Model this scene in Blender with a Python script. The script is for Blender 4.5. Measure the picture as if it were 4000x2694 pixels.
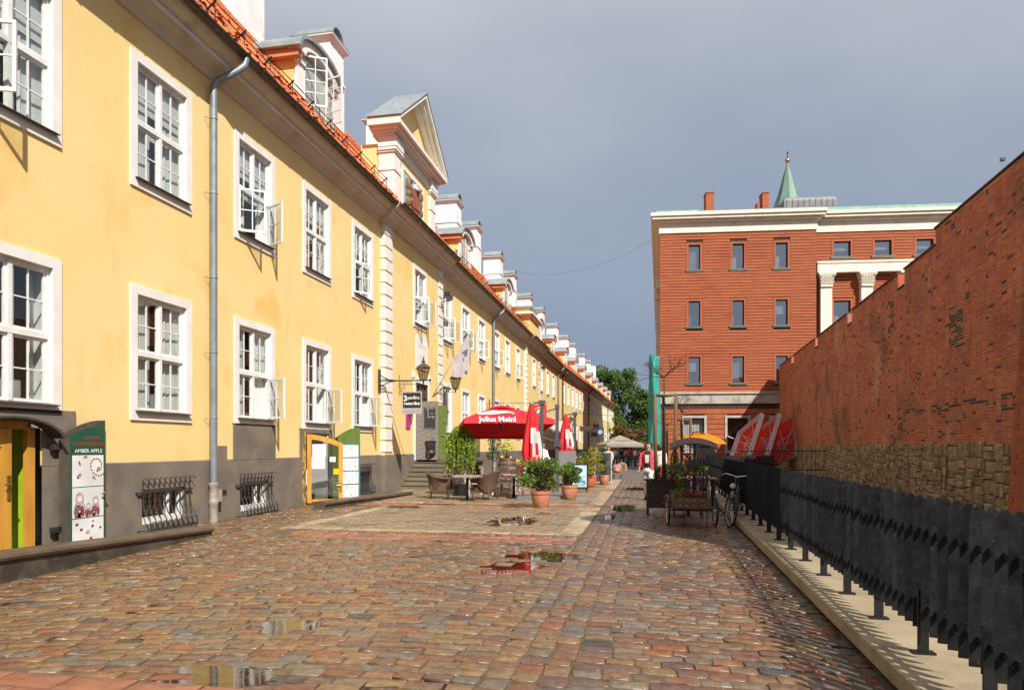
import bpy, math, random
from mathutils import Vector, Matrix
R = math.radians
random.seed(7)
sc = bpy.context.scene
for o in list(bpy.data.objects): bpy.data.objects.remove(o)
COL = sc.collection

# ---------------------------------------------------------------- camera
cam = bpy.data.cameras.new("camera"); camo = bpy.data.objects.new("camera", cam); COL.objects.link(camo)
YAW = math.atan(525 / 2667.0)
camo.location = (0, 0, 1.6); camo.rotation_euler = (R(90), 0, YAW)
cam.lens = 24; cam.sensor_width = 36; cam.shift_y = 397 / 4000.0
cam.clip_start = 0.05; cam.clip_end = 3000
sc.camera = camo

# ---------------------------------------------------------------- world, sun, exposure
SUN = Vector((-1, 1.25, -1.5)).normalized()          # direction the light travels
w = bpy.data.worlds.new("World"); sc.world = w; w.use_nodes = True
nt = w.node_tree; N = nt.nodes; L = nt.links
for n in list(N): N.remove(n)
out = N.new('ShaderNodeOutputWorld')
sky = N.new('ShaderNodeTexSky'); sky.sky_type = 'NISHITA'; sky.sun_disc = False
sky.sun_elevation = math.asin(-SUN.z); sky.sun_rotation = math.atan2(-SUN.x, -SUN.y)
b1 = N.new('ShaderNodeBackground'); b1.inputs[1].default_value = 0.1; L.new(sky.outputs[0], b1.inputs[0])
tc = N.new('ShaderNodeTexCoord'); sp = N.new('ShaderNodeSeparateXYZ'); L.new(tc.outputs['Generated'], sp.inputs[0])
ns = N.new('ShaderNodeTexNoise'); ns.inputs['Scale'].default_value = 1.6; ns.inputs['Detail'].default_value = 5; ns.inputs['Roughness'].default_value = .5
mp = N.new('ShaderNodeMapping'); mp.inputs['Scale'].default_value = (1, 1, 2.2); L.new(tc.outputs['Generated'], mp.inputs[0]); L.new(mp.outputs[0], ns.inputs['Vector'])
ma = N.new('ShaderNodeMath'); ma.operation = 'MULTIPLY_ADD'; ma.inputs[1].default_value = .44; L.new(ns.outputs['Fac'], ma.inputs[0]); L.new(sp.outputs['Z'], ma.inputs[2])
cr = N.new('ShaderNodeValToRGB'); e = cr.color_ramp.elements
e[0].position = .20; e[0].color = (.18, .23, .35, 1); e[1].position = .88; e[1].color = (.66, .68, .71, 1)
k = e.new(.44); k.color = (.262, .315, .43, 1); k = e.new(.64); k.color = (.395, .44, .535, 1)
L.new(ma.outputs[0], cr.inputs[0])
b2 = N.new('ShaderNodeBackground'); b2.inputs[1].default_value = 0.66; L.new(cr.outputs[0], b2.inputs[0])
mx = N.new('ShaderNodeMixShader'); mx.inputs[0].default_value = .88; L.new(b1.outputs[0], mx.inputs[1]); L.new(b2.outputs[0], mx.inputs[2])
L.new(mx.outputs[0], out.inputs[0])
sl = bpy.data.lights.new("sun", 'SUN'); sl.energy = 4.4; sl.angle = R(.5); sl.color = (1, .95, .87)
so = bpy.data.objects.new("sun", sl); COL.objects.link(so); so.rotation_euler = SUN.to_track_quat('-Z', 'Y').to_euler(); so.location = (30, -30, 40)
sc.view_settings.view_transform = 'Standard'; sc.view_settings.look = 'None'; sc.view_settings.gamma = 1
sc.view_settings.exposure = 0.55
try:
    sc.cycles.max_bounces = 6; sc.cycles.transparent_max_bounces = 10; sc.cycles.caustics_reflective = False; sc.cycles.caustics_refractive = False
    sc.cycles.sample_clamp_indirect = 6
except Exception: pass

# ---------------------------------------------------------------- materials
MATS = {}
def M(name, c, rough=.7, c2=None, scale=3.0, mixr=(.35, .65), bump=0, bscale=40, island=0, metal=0, spec=.5, rvar=0, stretch=(1, 1, 1), coat=0, trans=0, stain=None, streak=None):
    """noise-mixed principled material; island = per-piece brightness variation"""
    if name in MATS: return MATS[name]
    m = bpy.data.materials.new(name); m.use_nodes = True; t = m.node_tree; n = t.nodes; l = t.links
    p = n['Principled BSDF']; p.inputs['Roughness'].default_value = rough; p.inputs['Metallic'].default_value = metal
    p.inputs['Specular IOR Level'].default_value = spec
    if coat: p.inputs['Coat Weight'].default_value = coat; p.inputs['Coat Roughness'].default_value = .1
    co = n.new('ShaderNodeTexCoord'); mpn = n.new('ShaderNodeMapping'); mpn.inputs['Scale'].default_value = stretch
    gp = n.new('ShaderNodeNewGeometry'); l.new(gp.outputs['Position'], mpn.inputs[0])
    def noise(s, d=4):
        q = n.new('ShaderNodeTexNoise'); q.inputs['Scale'].default_value = s; q.inputs['Detail'].default_value = d; l.new(mpn.outputs[0], q.inputs['Vector']); return q
    c2 = c2 or tuple(x * .82 for x in c)
    q = noise(scale, 6); mr = n.new('ShaderNodeMapRange'); mr.inputs[1].default_value = mixr[0]; mr.inputs[2].default_value = mixr[1]; l.new(q.outputs['Fac'], mr.inputs[0])
    mi = n.new('ShaderNodeMix'); mi.data_type = 'RGBA'; mi.inputs[6].default_value = (*c, 1); mi.inputs[7].default_value = (*c2, 1); l.new(mr.outputs[0], mi.inputs[0])
    cur = mi.outputs[2]
    if stain:
        sc_, lo, hi, colr = stain[:4]
        q2 = noise(sc_, 5); m2 = n.new('ShaderNodeMapRange'); m2.inputs[1].default_value = lo; m2.inputs[2].default_value = hi; l.new(q2.outputs['Fac'], m2.inputs[0])
        x2 = n.new('ShaderNodeMix'); x2.data_type = 'RGBA'; l.new(m2.outputs[0], x2.inputs[0]); l.new(cur, x2.inputs[6]); x2.inputs[7].default_value = (*colr, 1); cur = x2.outputs[2]
    if streak:
        sm = n.new('ShaderNodeMapping'); sm.inputs['Scale'].default_value = streak[4]; l.new(gp.outputs['Position'], sm.inputs[0]); q3 = n.new('ShaderNodeTexNoise'); q3.inputs['Scale'].default_value = streak[0]; q3.inputs['Detail'].default_value = 5; l.new(sm.outputs[0], q3.inputs['Vector'])
        m3 = n.new('ShaderNodeMapRange'); m3.inputs[1].default_value = streak[1]; m3.inputs[2].default_value = streak[2]; m3.inputs[4].default_value = .75; l.new(q3.outputs['Fac'], m3.inputs[0])
        x3 = n.new('ShaderNodeMix'); x3.data_type = 'RGBA'; l.new(m3.outputs[0], x3.inputs[0]); l.new(cur, x3.inputs[6]); x3.inputs[7].default_value = (*streak[3], 1); cur = x3.outputs[2]
    if island:
        hs = n.new('ShaderNodeHueSaturation'); oi = n.new('ShaderNodeObjectInfo'); ad = n.new('ShaderNodeMath'); ad.operation = 'ADD'
        l.new(gp.outputs['Random Per Island'], ad.inputs[0]); l.new(oi.outputs['Random'], ad.inputs[1])
        fr = n.new('ShaderNodeMath'); fr.operation = 'FRACT'; l.new(ad.outputs[0], fr.inputs[0])
        r1 = n.new('ShaderNodeMapRange'); r1.inputs[3].default_value = 1 - island; r1.inputs[4].default_value = 1 + island; l.new(fr.outputs[0], r1.inputs[0]); l.new(r1.outputs[0], hs.inputs['Value'])
        fr2 = n.new('ShaderNodeMath'); fr2.operation = 'MULTIPLY'; fr2.inputs[1].default_value = 7.31; l.new(ad.outputs[0], fr2.inputs[0])
        fr3 = n.new('ShaderNodeMath'); fr3.operation = 'FRACT'; l.new(fr2.outputs[0], fr3.inputs[0])
        r2 = n.new('ShaderNodeMapRange'); r2.inputs[3].default_value = .5 - island * .035; r2.inputs[4].default_value = .5 + island * .035; l.new(fr3.outputs[0], r2.inputs[0]); l.new(r2.outputs[0], hs.inputs['Hue'])
        l.new(cur, hs.inputs['Color']); cur = hs.outputs[0]
    l.new(cur, p.inputs['Base Color'])
    if bump:
        bq = noise(bscale, 5); bn = n.new('ShaderNodeBump'); bn.inputs['Strength'].default_value = bump; bn.inputs['Distance'].default_value = .02; l.new(bq.outputs['Fac'], bn.inputs['Height']); l.new(bn.outputs[0], p.inputs['Normal'])
    if rvar:
        rq = noise(scale * 1.7, 4); rr = n.new('ShaderNodeMapRange'); rr.inputs[1].default_value = .35; rr.inputs[2].default_value = .65; rr.inputs[3].default_value = max(.03, rough - rvar); rr.inputs[4].default_value = min(1, rough + rvar); l.new(rq.outputs['Fac'], rr.inputs[0]); l.new(rr.outputs[0], p.inputs['Roughness'])
    if trans:
        tr = n.new('ShaderNodeBsdfTranslucent'); l.new(cur, tr.inputs[0]); ms = n.new('ShaderNodeMixShader'); ms.inputs[0].default_value = trans
        l.new(p.outputs[0], ms.inputs[1]); l.new(tr.outputs[0], ms.inputs[2]); l.new(ms.outputs[0], n['Material Output'].inputs[0])
    MATS[name] = m; return m

def glass_mat(name, tint=(.9, .95, .95), rough=.02, base=.06):
    m = bpy.data.materials.new(name); m.use_nodes = True; t = m.node_tree; n = t.nodes; l = t.links
    for x in list(n): n.remove(x)
    o = n.new('ShaderNodeOutputMaterial'); tr = n.new('ShaderNodeBsdfTransparent'); tr.inputs[0].default_value = (*tint, 1)
    g = n.new('ShaderNodeBsdfGlossy'); g.inputs['Roughness'].default_value = rough
    lw = n.new('ShaderNodeLayerWeight'); lw.inputs[0].default_value = .5; f = n.new('ShaderNodeMath'); f.operation = 'POWER'; f.inputs[1].default_value = 4.0; l.new(lw.outputs['Facing'], f.inputs[0])
    a = n.new('ShaderNodeMath'); a.operation = 'ADD'; a.inputs[1].default_value = base; a.use_clamp = True; l.new(f.outputs[0], a.inputs[0])
    nz = n.new('ShaderNodeTexNoise'); nz.inputs['Scale'].default_value = 1.1; geo = n.new('ShaderNodeNewGeometry'); l.new(geo.outputs['Position'], nz.inputs['Vector'])
    b = n.new('ShaderNodeBump'); b.inputs['Strength'].default_value = .06; b.inputs['Distance'].default_value = .05; l.new(nz.outputs['Fac'], b.inputs['Height']); l.new(b.outputs[0], g.inputs['Normal'])
    mxs = n.new('ShaderNodeMixShader'); l.new(a.outputs[0], mxs.inputs[0]); l.new(tr.outputs[0], mxs.inputs[1]); l.new(g.outputs[0], mxs.inputs[2]); l.new(mxs.outputs[0], o.inputs[0])
    MATS[name] = m; return m

# ---------------------------------------------------------------- mesh builder
class MB:
    def __init__(s, T=None): s.v = []; s.f = []; s.m = []; s.T = T
    def add(s, vs, fs, mi=0):
        b = len(s.v)
        if s.T is not None: vs = [tuple(s.T @ Vector(p)) for p in vs]
        s.v += [tuple(p) for p in vs]
        for f in fs: s.f.append(tuple(b + i for i in f)); s.m.append(mi)
        return s
    def box(s, x0, y0, z0, x1, y1, z1, mi=0):
        if x0 > x1: x0, x1 = x1, x0
        if y0 > y1: y0, y1 = y1, y0
        if z0 > z1: z0, z1 = z1, z0
        return s.add([(x0,y0,z0),(x1,y0,z0),(x1,y1,z0),(x0,y1,z0),(x0,y0,z1),(x1,y0,z1),(x1,y1,z1),(x0,y1,z1)],
              [(0,3,2,1),(4,5,6,7),(0,1,5,4),(1,2,6,5),(2,3,7,6),(3,0,4,7)], mi)
    def cbox(s, c, sx, sy, sz, rz=0, mi=0):
        cs, sn = math.cos(rz), math.sin(rz); vs = []
        for dz in (-sz/2, sz/2):
            for dx, dy in ((-sx/2,-sy/2),(sx/2,-sy/2),(sx/2,sy/2),(-sx/2,sy/2)):
                vs.append((c[0]+dx*cs-dy*sn, c[1]+dx*sn+dy*cs, c[2]+dz))
        return s.add(vs, [(0,3,2,1),(4,5,6,7),(0,1,5,4),(1,2,6,5),(2,3,7,6),(3,0,4,7)], mi)
    def beam(s, p, q, w_, h=None, up=(0,0,1), mi=0):
        h = h or w_; p = Vector(p); q = Vector(q); d = (q-p).normalized(); u = Vector(up)
        if abs(d.dot(u)) > .98: u = Vector((1,0,0)) if abs(d.x) < .9 else Vector((0,1,0))
        a = d.cross(u).normalized()*w_/2; b = a.cross(d).normalized()*h/2
        vs = [p-a-b,p+a-b,p+a+b,p-a+b,q-a-b,q+a-b,q+a+b,q-a+b]
        return s.add(vs, [(0,1,2,3),(7,6,5,4),(0,4,5,1),(1,5,6,2),(2,6,7,3),(3,7,4,0)], mi)
    def tube(s, pts, r, n=8, mi=0, caps=True, closed=False, sq=1):
        pts = [Vector(p) for p in pts]; k = len(pts); rs = r if isinstance(r, (list, tuple)) else [r]*k
        vs = []; prev = None
        for i, p in enumerate(pts):
            if closed: d = pts[(i+1) % k]-pts[i-1]
            else: d = pts[min(i+1,k-1)]-pts[max(i-1,0)]
            d.normalize()
            if prev is None:
                u = Vector((0,0,1)) if abs(d.z) < .9 else Vector((1,0,0)); a = d.cross(u).normalized()
            else:
                a = prev-d*prev.dot(d); a = a.normalized() if a.length > 1e-6 else d.orthogonal().normalized()
            prev = a; b = d.cross(a)
            for j in range(n):
                t = 2*math.pi*j/n; vs.append(p+a*math.cos(t)*rs[i]+b*math.sin(t)*rs[i]*sq)
        fs = []
        for i in range(k if closed else k-1):
            i2 = (i+1) % k
            for j in range(n):
                j2 = (j+1) % n; fs.append((i*n+j, i*n+j2, i2*n+j2, i2*n+j))
        if caps and not closed: fs += [tuple(range(n))[::-1], tuple((k-1)*n+j for j in range(n))]
        return s.add(vs, fs, mi)
    def loft(s, rings, mi=0, caps=True):
        n = len(rings[0]); vs = [p for r_ in rings for p in r_]; fs = []
        for i in range(len(rings)-1):
            for j in range(n):
                j2 = (j+1) % n; fs.append((i*n+j, i*n+j2, (i+1)*n+j2, (i+1)*n+j))
        if caps: fs += [tuple(range(n))[::-1], tuple((len(rings)-1)*n+j for j in range(n))]
        return s.add(vs, fs, mi)
    def ells(s, secs, n=12, mi=0, caps=True):
        """vertical loft of ellipses: (cx,cy,z,rx,ry)"""
        return s.loft([[(c[0]+c[3]*math.cos(2*math.pi*j/n), c[1]+c[4]*math.sin(2*math.pi*j/n), c[2]) for j in range(n)] for c in secs], mi, caps)
    def lathe(s, prof, n=20, c=(0,0,0), mi=0, caps=True, sq=1):
        return s.ells([(c[0], c[1], c[2]+z, r, r*sq) for r, z in prof], n, mi, caps)
    def prism(s, poly, ext, mi=0):
        n = len(poly); e_ = Vector(ext); vs = [Vector(p) for p in poly]; vs += [p+e_ for p in vs]
        fs = [tuple(range(n))[::-1], tuple(range(n, 2*n))]+[(i, (i+1) % n, n+(i+1) % n, n+i) for i in range(n)]
        return s.add(vs, fs, mi)
    def extr(s, prof, y0, y1, mi=0):
        """(x,z) profile swept along y"""
        return s.prism([(x, y0, z) for x, z in prof], (0, y1-y0, 0), mi)
    def build(s, name, mat, parent=None, smooth=False, loc=None, rz=0, kind=None, label=None):
        me = bpy.data.meshes.new(name); me.from_pydata(s.v, [], s.f)
        mats = mat if isinstance(mat, (list, tuple)) else [mat]
        for q in mats: me.materials.append(q)
        if len(mats) > 1: me.polygons.foreach_set('material_index', s.m)
        if smooth: me.polygons.foreach_set('use_smooth', [True]*len(me.polygons))
        me.update()
        if smooth == 2: me.set_sharp_from_angle(angle=R(38))
        return ob(name, me, parent, loc, rz, kind, label)
def ob(name, me, parent=None, loc=None, rz=0, kind=None, label=None):
    o = bpy.data.objects.new(name, me); COL.objects.link(o)
    if parent is not None: o.parent = parent
    if loc is not None: o.location = loc
    if rz: o.rotation_euler = (0, 0, rz)
    if kind: o['kind'] = kind
    if label: o['label'] = label
    return o
def tag(o, label, cat, group=None, kind=None):
    o['label'] = label; o['category'] = cat
    if group: o['group'] = group
    if kind: o['kind'] = kind
    return o
def thing(name, label, cat, loc=(0,0,0), rz=0, group=None):
    o = bpy.data.objects.new(name, None); COL.objects.link(o); o.location = loc; o.rotation_euler = (0,0,rz); o.empty_display_size = .2
    return tag(o, label, cat, group)
def copy_tree(o, parent=None):
    c = o.copy(); COL.objects.link(c)
    if parent is not None: c.parent = parent
    for ch in list(o.children): copy_tree(ch, c)
    return c
def struct(o): o['kind'] = 'structure'; return o
def rnd(a, b): return random.uniform(a, b)
def text_mb(txt, size, T, mi=0, depth=.004, mb=None, bold=0):
    """text as mesh; T maps (x right, y up, z out) to the target frame"""
    cu = bpy.data.curves.new('t', 'FONT'); cu.body = txt; cu.size = size; cu.align_x = 'CENTER'; cu.align_y = 'CENTER'; cu.resolution_u = 2; cu.offset = bold
    o = bpy.data.objects.new('t', cu); COL.objects.link(o); dg = bpy.context.evaluated_depsgraph_get()
    me = bpy.data.meshes.new_from_object(o.evaluated_get(dg)); mb = mb or MB()
    mb.add([tuple(T @ Vector((v.co.x, v.co.y, depth))) for v in me.vertices], [tuple(p.vertices) for p in me.polygons], mi)
    bpy.data.objects.remove(o); bpy.data.curves.remove(cu); bpy.data.meshes.remove(me); return mb
def frame(o, xd, yd):
    xd = Vector(xd).normalized(); yd = Vector(yd).normalized(); zd = xd.cross(yd)
    return Matrix(((xd.x,yd.x,zd.x,o[0]),(xd.y,yd.y,zd.y,o[1]),(xd.z,yd.z,zd.z,o[2]),(0,0,0,1)))
def leaves(mb, pts, size, flat=.5, aspect=.55, mi=0):
    for p in pts:
        s_ = size*rnd(.6, 1.3); d = Vector((rnd(-1,1), rnd(-1,1), rnd(-.7,.9))).normalized(); u = d.orthogonal().normalized(); u = Matrix.Rotation(rnd(0, 6.28), 3, d) @ u
        p = Vector(p); a = d*s_; b = u*s_*aspect
        mb.add([p-a*.5, p+b*.5, p+a*.5, p-b*.5], [(0,1,2,3)], mi)
    return mb
def blob_pts(blobs, n, hollow=.55):
    """points in the shells of ellipsoids (cx,cy,cz,rx,ry,rz)"""
    tot = sum(b[3]*b[4]+b[4]*b[5] for b in blobs); r_ = []
    for b in blobs:
        for _ in range(int(n*(b[3]*b[4]+b[4]*b[5])/tot)):
            d = Vector((random.gauss(0,1), random.gauss(0,1), random.gauss(0,1))).normalized()*(hollow+(1-hollow)*random.random()**.6)
            r_.append((b[0]+d.x*b[3], b[1]+d.y*b[4], b[2]+d.z*b[5]))
    return r_
def pillow(mb, cx, cy, ang, lx, ly, ztop, depth=.05, round_=.018, jit=.008, cut=.22, mi=0, slope=(0,0)):
    """rounded paving stone: 8-sided, chamfered, with its own tilt"""
    cs, sn = math.cos(ang), math.sin(ang); hx, hy = lx/2, ly/2; c = min(hx, hy)*cut*rnd(.7,1.3)
    base = [(-hx+c,-hy),(hx-c,-hy),(hx,-hy+c),(hx,hy-c),(hx-c,hy),(-hx+c,hy),(-hx,hy-c),(-hx,-hy+c)]
    base = [(x+rnd(-jit,jit), y+rnd(-jit,jit)) for x, y in base]; tx, ty = rnd(-.018,.018), rnd(-.022,.022); rings = []
    for f, dz in ((0, -depth), (0, -round_), (round_*.35, -round_*.3), (round_*1.1, 0)):
        rr = []
        for x, y in base:
            k = max(0, 1-f/max(.01, math.hypot(x, y))); X, Y = x*k, y*k
            rr.append((cx+X*cs-Y*sn, cy+X*sn+Y*cs, ztop+dz+(X*tx+Y*ty)))
        rings.append(rr)
    mb.loft(rings, mi, caps=False); n = len(mb.v); b = n-8
    mb.v.append((cx, cy, ztop+.0015)); 
    for j in range(8): mb.f.append((b+j, b+(j+1) % 8, n)); mb.m.append(mi)
    return mb

# ================================================================ GROUND AND STREET
def mesh_of(mb, name, mat): o = mb.build(name, mat); me = o.data; bpy.data.objects.remove(o); return me
CA, SA = math.cos(YAW), math.sin(YAW)
def proj(x, y, z=0):
    f_ = -x*SA+y*CA
    if f_ < .1: return None
    return 2000+2667*(x*CA+y*SA)/f_, 1744-2667*(z-1.6)/f_, 2667/f_
def inview(x, y, z=0, m=30):
    p = proj(x, y, z); return p is not None and -m < p[0] < 4000+m and -m < p[1] < 2694+m

m_dirt = M('dirt', (.10,.085,.06), .9, (.06,.055,.04), 1.5, bump=.5, bscale=30)
m_mortar = M('sandy_joint', (.14,.10,.058), .75, (.075,.055,.034), 2.5, bump=.5, bscale=60, rvar=.25)
struct(MB().add([(-700,-200,-.06),(700,-200,-.06),(700,900,-.06),(-700,900,-.06)], [(0,1,2,3)]).build('ground', m_dirt))

m_farstone = M('far_paving', (.17,.125,.10), .4, (.11,.09,.08), 4, rvar=.2, bump=.3, bscale=14, stretch=(1,.35,1))
struct(MB().add([(-9.4,34,-.008),(2.2,34,-.008),(3,52,-.008),(3,175,-.008),(-9.4,175,-.008)], [(0,1,2,3,4)]).build('pavement', m_farstone))

PUD = [(-1.50,9.98,.52,.34,.04),(-1.80,8.9,.36,.42,.018),(-2.9,14.55,.42,.75,.02),(-2.35,16.3,.25,.3,.02),(-.62,18.2,.33,.95,.03),(-.86,15.85,.16,.6,.02),
       (-3.12,5.62,.2,.2,.016),(-2.95,4.30,.38,.16,.018),(-5.75,18.55,.6,.28,.02),(-.35,26.5,.5,.9,.03),(-1.5,4.25,.3,.22,.02),(-6.3,17.4,.5,.35,.012)]
def hgt(x, y):
    h = .004*math.sin(1.7*x+.6*y)+.004*math.sin(.9*y-1.1*x+2)
    for cx, cy, rx, ry, d in PUD:
        q = ((x-cx)/rx)**2+((y-cy)/ry)**2
        if q < 2.2: h -= d*(1-q/2.2)
    return h
nx, ny = 116, 330
street = MB().add([(-9.4+11.6*i/nx, 1+33*j/ny, hgt(-9.4+11.6*i/nx, 1+33*j/ny)-.0085) for j in range(ny+1) for i in range(nx+1)], [(j*(nx+1)+i, j*(nx+1)+i+1, (j+1)*(nx+1)+i+1, (j+1)*(nx+1)+i) for j in range(ny) for i in range(nx)]).build('street', m_mortar, None, True); struct(street)
pieces = {'cobblestone': [], 'paving_slab': []}
def cob(x, y, a, lx, ly, pal=None): pieces['cobblestone'].append((x, y, a, lx, ly, pal))
def slab(x, y, a, lx, ly, pal): pieces['paving_slab'].append((x, y, a, lx, ly, pal))
# courses across the carriageway
y = 3.1
while y < 33:
    d = rnd(.135,.165)*(1 if y < 20 else 1.6); x = -.525+rnd(-.01,.01); xr = 1.33+.019*y+rnd(-.05,.05)
    while x < xr:
        l_ = rnd(.19,.31); cob(x+l_/2, y+d/2+rnd(-.006,.006), rnd(-.03,.03), l_-.011, d-.010); x += l_
    y += d
# three rows running along the street
for c_ in range(3):
    y = 3.0+rnd(0,.1); cx = -1.02+.2*c_
    while y < 33:
        d = rnd(.15,.24)*(1 if y < 20 else 1.5); cob(cx+rnd(-.012,.012), y+d/2, rnd(-.05,.05), .185, d-.014); y += d
# bowed courses on the left
def rowy(v, x): return v-.052*(x+1.3)**2+.05*math.sin(.9*x)
v = 3.4
while v < 19.5:
    d = rnd(.135,.165); x = -9.15+rnd(0,.2)
    while x < -1.19:
        l_ = rnd(.19,.31)
        if x+l_ > -1.20: l_ = -1.125-x
        if l_ < .06: break
        xm = x+l_/2; ym = rowy(v, xm); sl_ = (rowy(v, xm+.1)-rowy(v, xm-.1))/.2
        ok = (4.12 < ym < 11.1) or (ym >= 11.1 and xm < -6.95-.09*max(0, ym-12) and ym < 17.6 and xm > -9.2)
        if ok and not (xm < -7.72 and ym < 11) : cob(xm, ym, math.atan(sl_), l_-.011, d-.010)
        x += l_*max(.8, math.cos(math.atan(sl_)))
    v += d
# edging rows of setts
for yy in (11.17, 12.06, 12.22):
    x = -6.6
    while x < -1.2: l_ = rnd(.15,.24); cob(x+l_/2, yy, rnd(-.04,.04), l_-.014, .14); x += l_
# red slabs
def slabrow(y0, y1, x0, x1, l_, pal, off=0):
    x = x0-off
    while x < x1-.03:
        a_, b_ = max(x, x0), min(x+l_, x1)
        if b_-a_ > .06: slab((a_+b_)/2, (y0+y1)/2, rnd(-.004,.004), b_-a_-.018, y1-y0-.018, pal)
        x += l_
for k_ in range(3): slabrow(3.35+.25*k_, 3.6+.25*k_, -6.4, -2.6, .5, 'red', .25*(k_ % 2))
slabrow(11.26, 11.62, -6.4, -1.18, .44, 'red'); slabrow(11.62, 11.97, -6.5, -1.18, .44, 'red', .22)
def field(y0, y1, n0, xl, xr=-1.16):
    slabrow(y0, y0+.3, xl, xr, .42, 'beige'); slabrow(y1-.25, y1, xl, xr, .42, 'beige', .2)
    y = y0+.3
    while y < y1-.26: slabrow(y, y+.42, xr-.45, xr, .45, 'beige'); slabrow(y, y+.42, xl, xl+.36, .36, 'beige'); y += .42
    y = y0+.3; k_ = 0
    while y < y1-.26: slabrow(y, y+.21, xl+.36, xr-.45, .4, 'brown', .2*(k_ % 2)); y += .21; k_ += 1
field(12.32, 17.75, 0, -7.1)
slabrow(17.75, 18.2, -8.6, -1.16, .5, 'red'); slabrow(18.2, 18.65, -8.6, -1.16, .5, 'red', .25)
field(18.65, 25.0, 0, -8.8)
slabrow(25, 25.5, -9.1, -1.16, .55, 'red'); slabrow(25.5, 26, -9.1, -1.16, .55, 'red', .3)
field(26, 33.8, 0, -9.1)
slabrow(17.62, 18.6, -9.15, -8.62, .26, 'brown')
PALC = [(0.199, 0.091, 0.045), (0.236, 0.12, 0.054), (0.187, 0.112, 0.06), (0.229, 0.139, 0.066), (0.199, 0.146, 0.095), (0.152, 0.12, 0.09), (0.254, 0.089, 0.039), (0.073, 0.062, 0.056), (0.26, 0.148, 0.065), (0.152, 0.082, 0.056)]
WGT = [6,7,6,6,5,4,1.3,.7,4,4]
m_cob = [M('cobble_%d' % i, c, .33, tuple(x*.62 for x in c), 14, bump=.22, bscale=45, island=.12, rvar=.14, spec=.6) for i, c in enumerate(PALC)]
SP = {'red': (.34,.135,.075), 'beige': (.42,.31,.185), 'brown': (.27,.195,.12)}
m_slab = {k_: M('slab_'+k_, c, .42, tuple(x*.7 for x in c), 5, bump=.2, bscale=90, island=.14, rvar=.24, spec=.55, stain=(1.1,.56,.68,tuple(x*.5 for x in c))) for k_, c in SP.items()}
def place_pieces(kind, ps, keep=300):
    sc_ = []
    for i, p in enumerate(ps):
        q = proj(p[0], p[1]); s_ = 0
        if inview(p[0], p[1]) and q: s_ = p[3]*p[4]*q[2]**3
        sc_.append((s_, i))
    sc_.sort(reverse=True); best = set(i for s_, i in sc_[:keep] if s_ > 0)
    mats = m_cob if kind == 'cobblestone' else list(m_slab.values()); keys = list(m_slab)
    rest = MB()
    for i, (x, y, a, lx, ly, pal) in enumerate(ps):
        mi = random.choices(range(len(PALC)), WGT)[0] if kind == 'cobblestone' else keys.index(pal)
        # the left half of the street is ochre, the carriageway more purple-grey
        if kind == 'cobblestone' and x > -.5 and mi in (3, 8) and random.random() < .6: mi = random.choice((9, 5, 0))
        zt = hgt(x, y)+(rnd(-.007,.007) if kind == 'cobblestone' else rnd(-.0015,.0015))
        b = MB() if i in best else rest
        if kind == 'cobblestone': pillow(b, x-(x if b is not rest else 0), y-(y if b is not rest else 0), a, lx, ly, zt-(0), 0.05, .0065, .011, .2, 0 if b is not rest else mi)
        else: pillow(b, x-(x if b is not rest else 0), y-(y if b is not rest else 0), a, lx, ly, zt, .03, .005, .001, .04, 0 if b is not rest else mi)
        if b is not rest: b.build(kind, mats[mi], street, True, loc=(x, y, 0))
    rest.build('cobbles' if kind == 'cobblestone' else 'slabs', mats, street, True, kind='stuff')
place_pieces('cobblestone', pieces['cobblestone']); place_pieces('paving_slab', pieces['paving_slab'])
m_water = glass_mat('puddle_water', (.55,.47,.36), .03, .08)
for i, (cx, cy, rx, ry, d) in enumerate(PUD):
    n = 40; pts = []
    for j in range(n):
        t = 2*math.pi*j/n; k_ = 1.4+.14*math.sin(3*t+i)+.09*math.sin(5*t+2*i); pts.append((rx*k_*math.cos(t), ry*k_*math.sin(t), 0))
    names = ['large rain puddle mirroring the red parasol beside the sett line','long shallow rain puddle between cobbles left of the sett line','bright rain puddle in the middle of the brown slabs','small puddle on slabs just before the front terracotta pot',
             'puddle on cobbles left of the dark planter','narrow puddle at the edge of the sett line','puddle among cobbles mirroring a white window','wide puddle at the bottom edge left of centre','puddle on the red slabs at the foot of the black table leg','far puddle behind the dark planter','small puddle at the bottom edge beside the sett line','faint wet film on the slabs beside the low kerb wall']
    tag(MB().add(pts, [tuple(range(n))]).build('puddle', m_water, loc=(cx, cy, -.25*d-.003 if cy < 32 else -.002)), names[i], 'puddle', 'rain puddles on the street')
# fallen paper and weeds in the joints
m_weed = M('weed', (.10,.16,.02), .7, (.16,.18,.03), 30, island=.3, trans=.3)
wd = MB()
for _ in range(70):
    x, y = (rnd(-1.2,1.5), rnd(4.2,12)) if random.random() < .7 else (rnd(-7.6,-7.2), rnd(6,11))
    leaves(wd, [(x+random.gauss(0,.025), y+random.gauss(0,.012), .004+rnd(0,.012)) for _ in range(9)], .022)
tag(wd.build('weeds', m_weed, kind='stuff'), 'tiny green weeds growing in the cobble joints', 'weeds')

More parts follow.
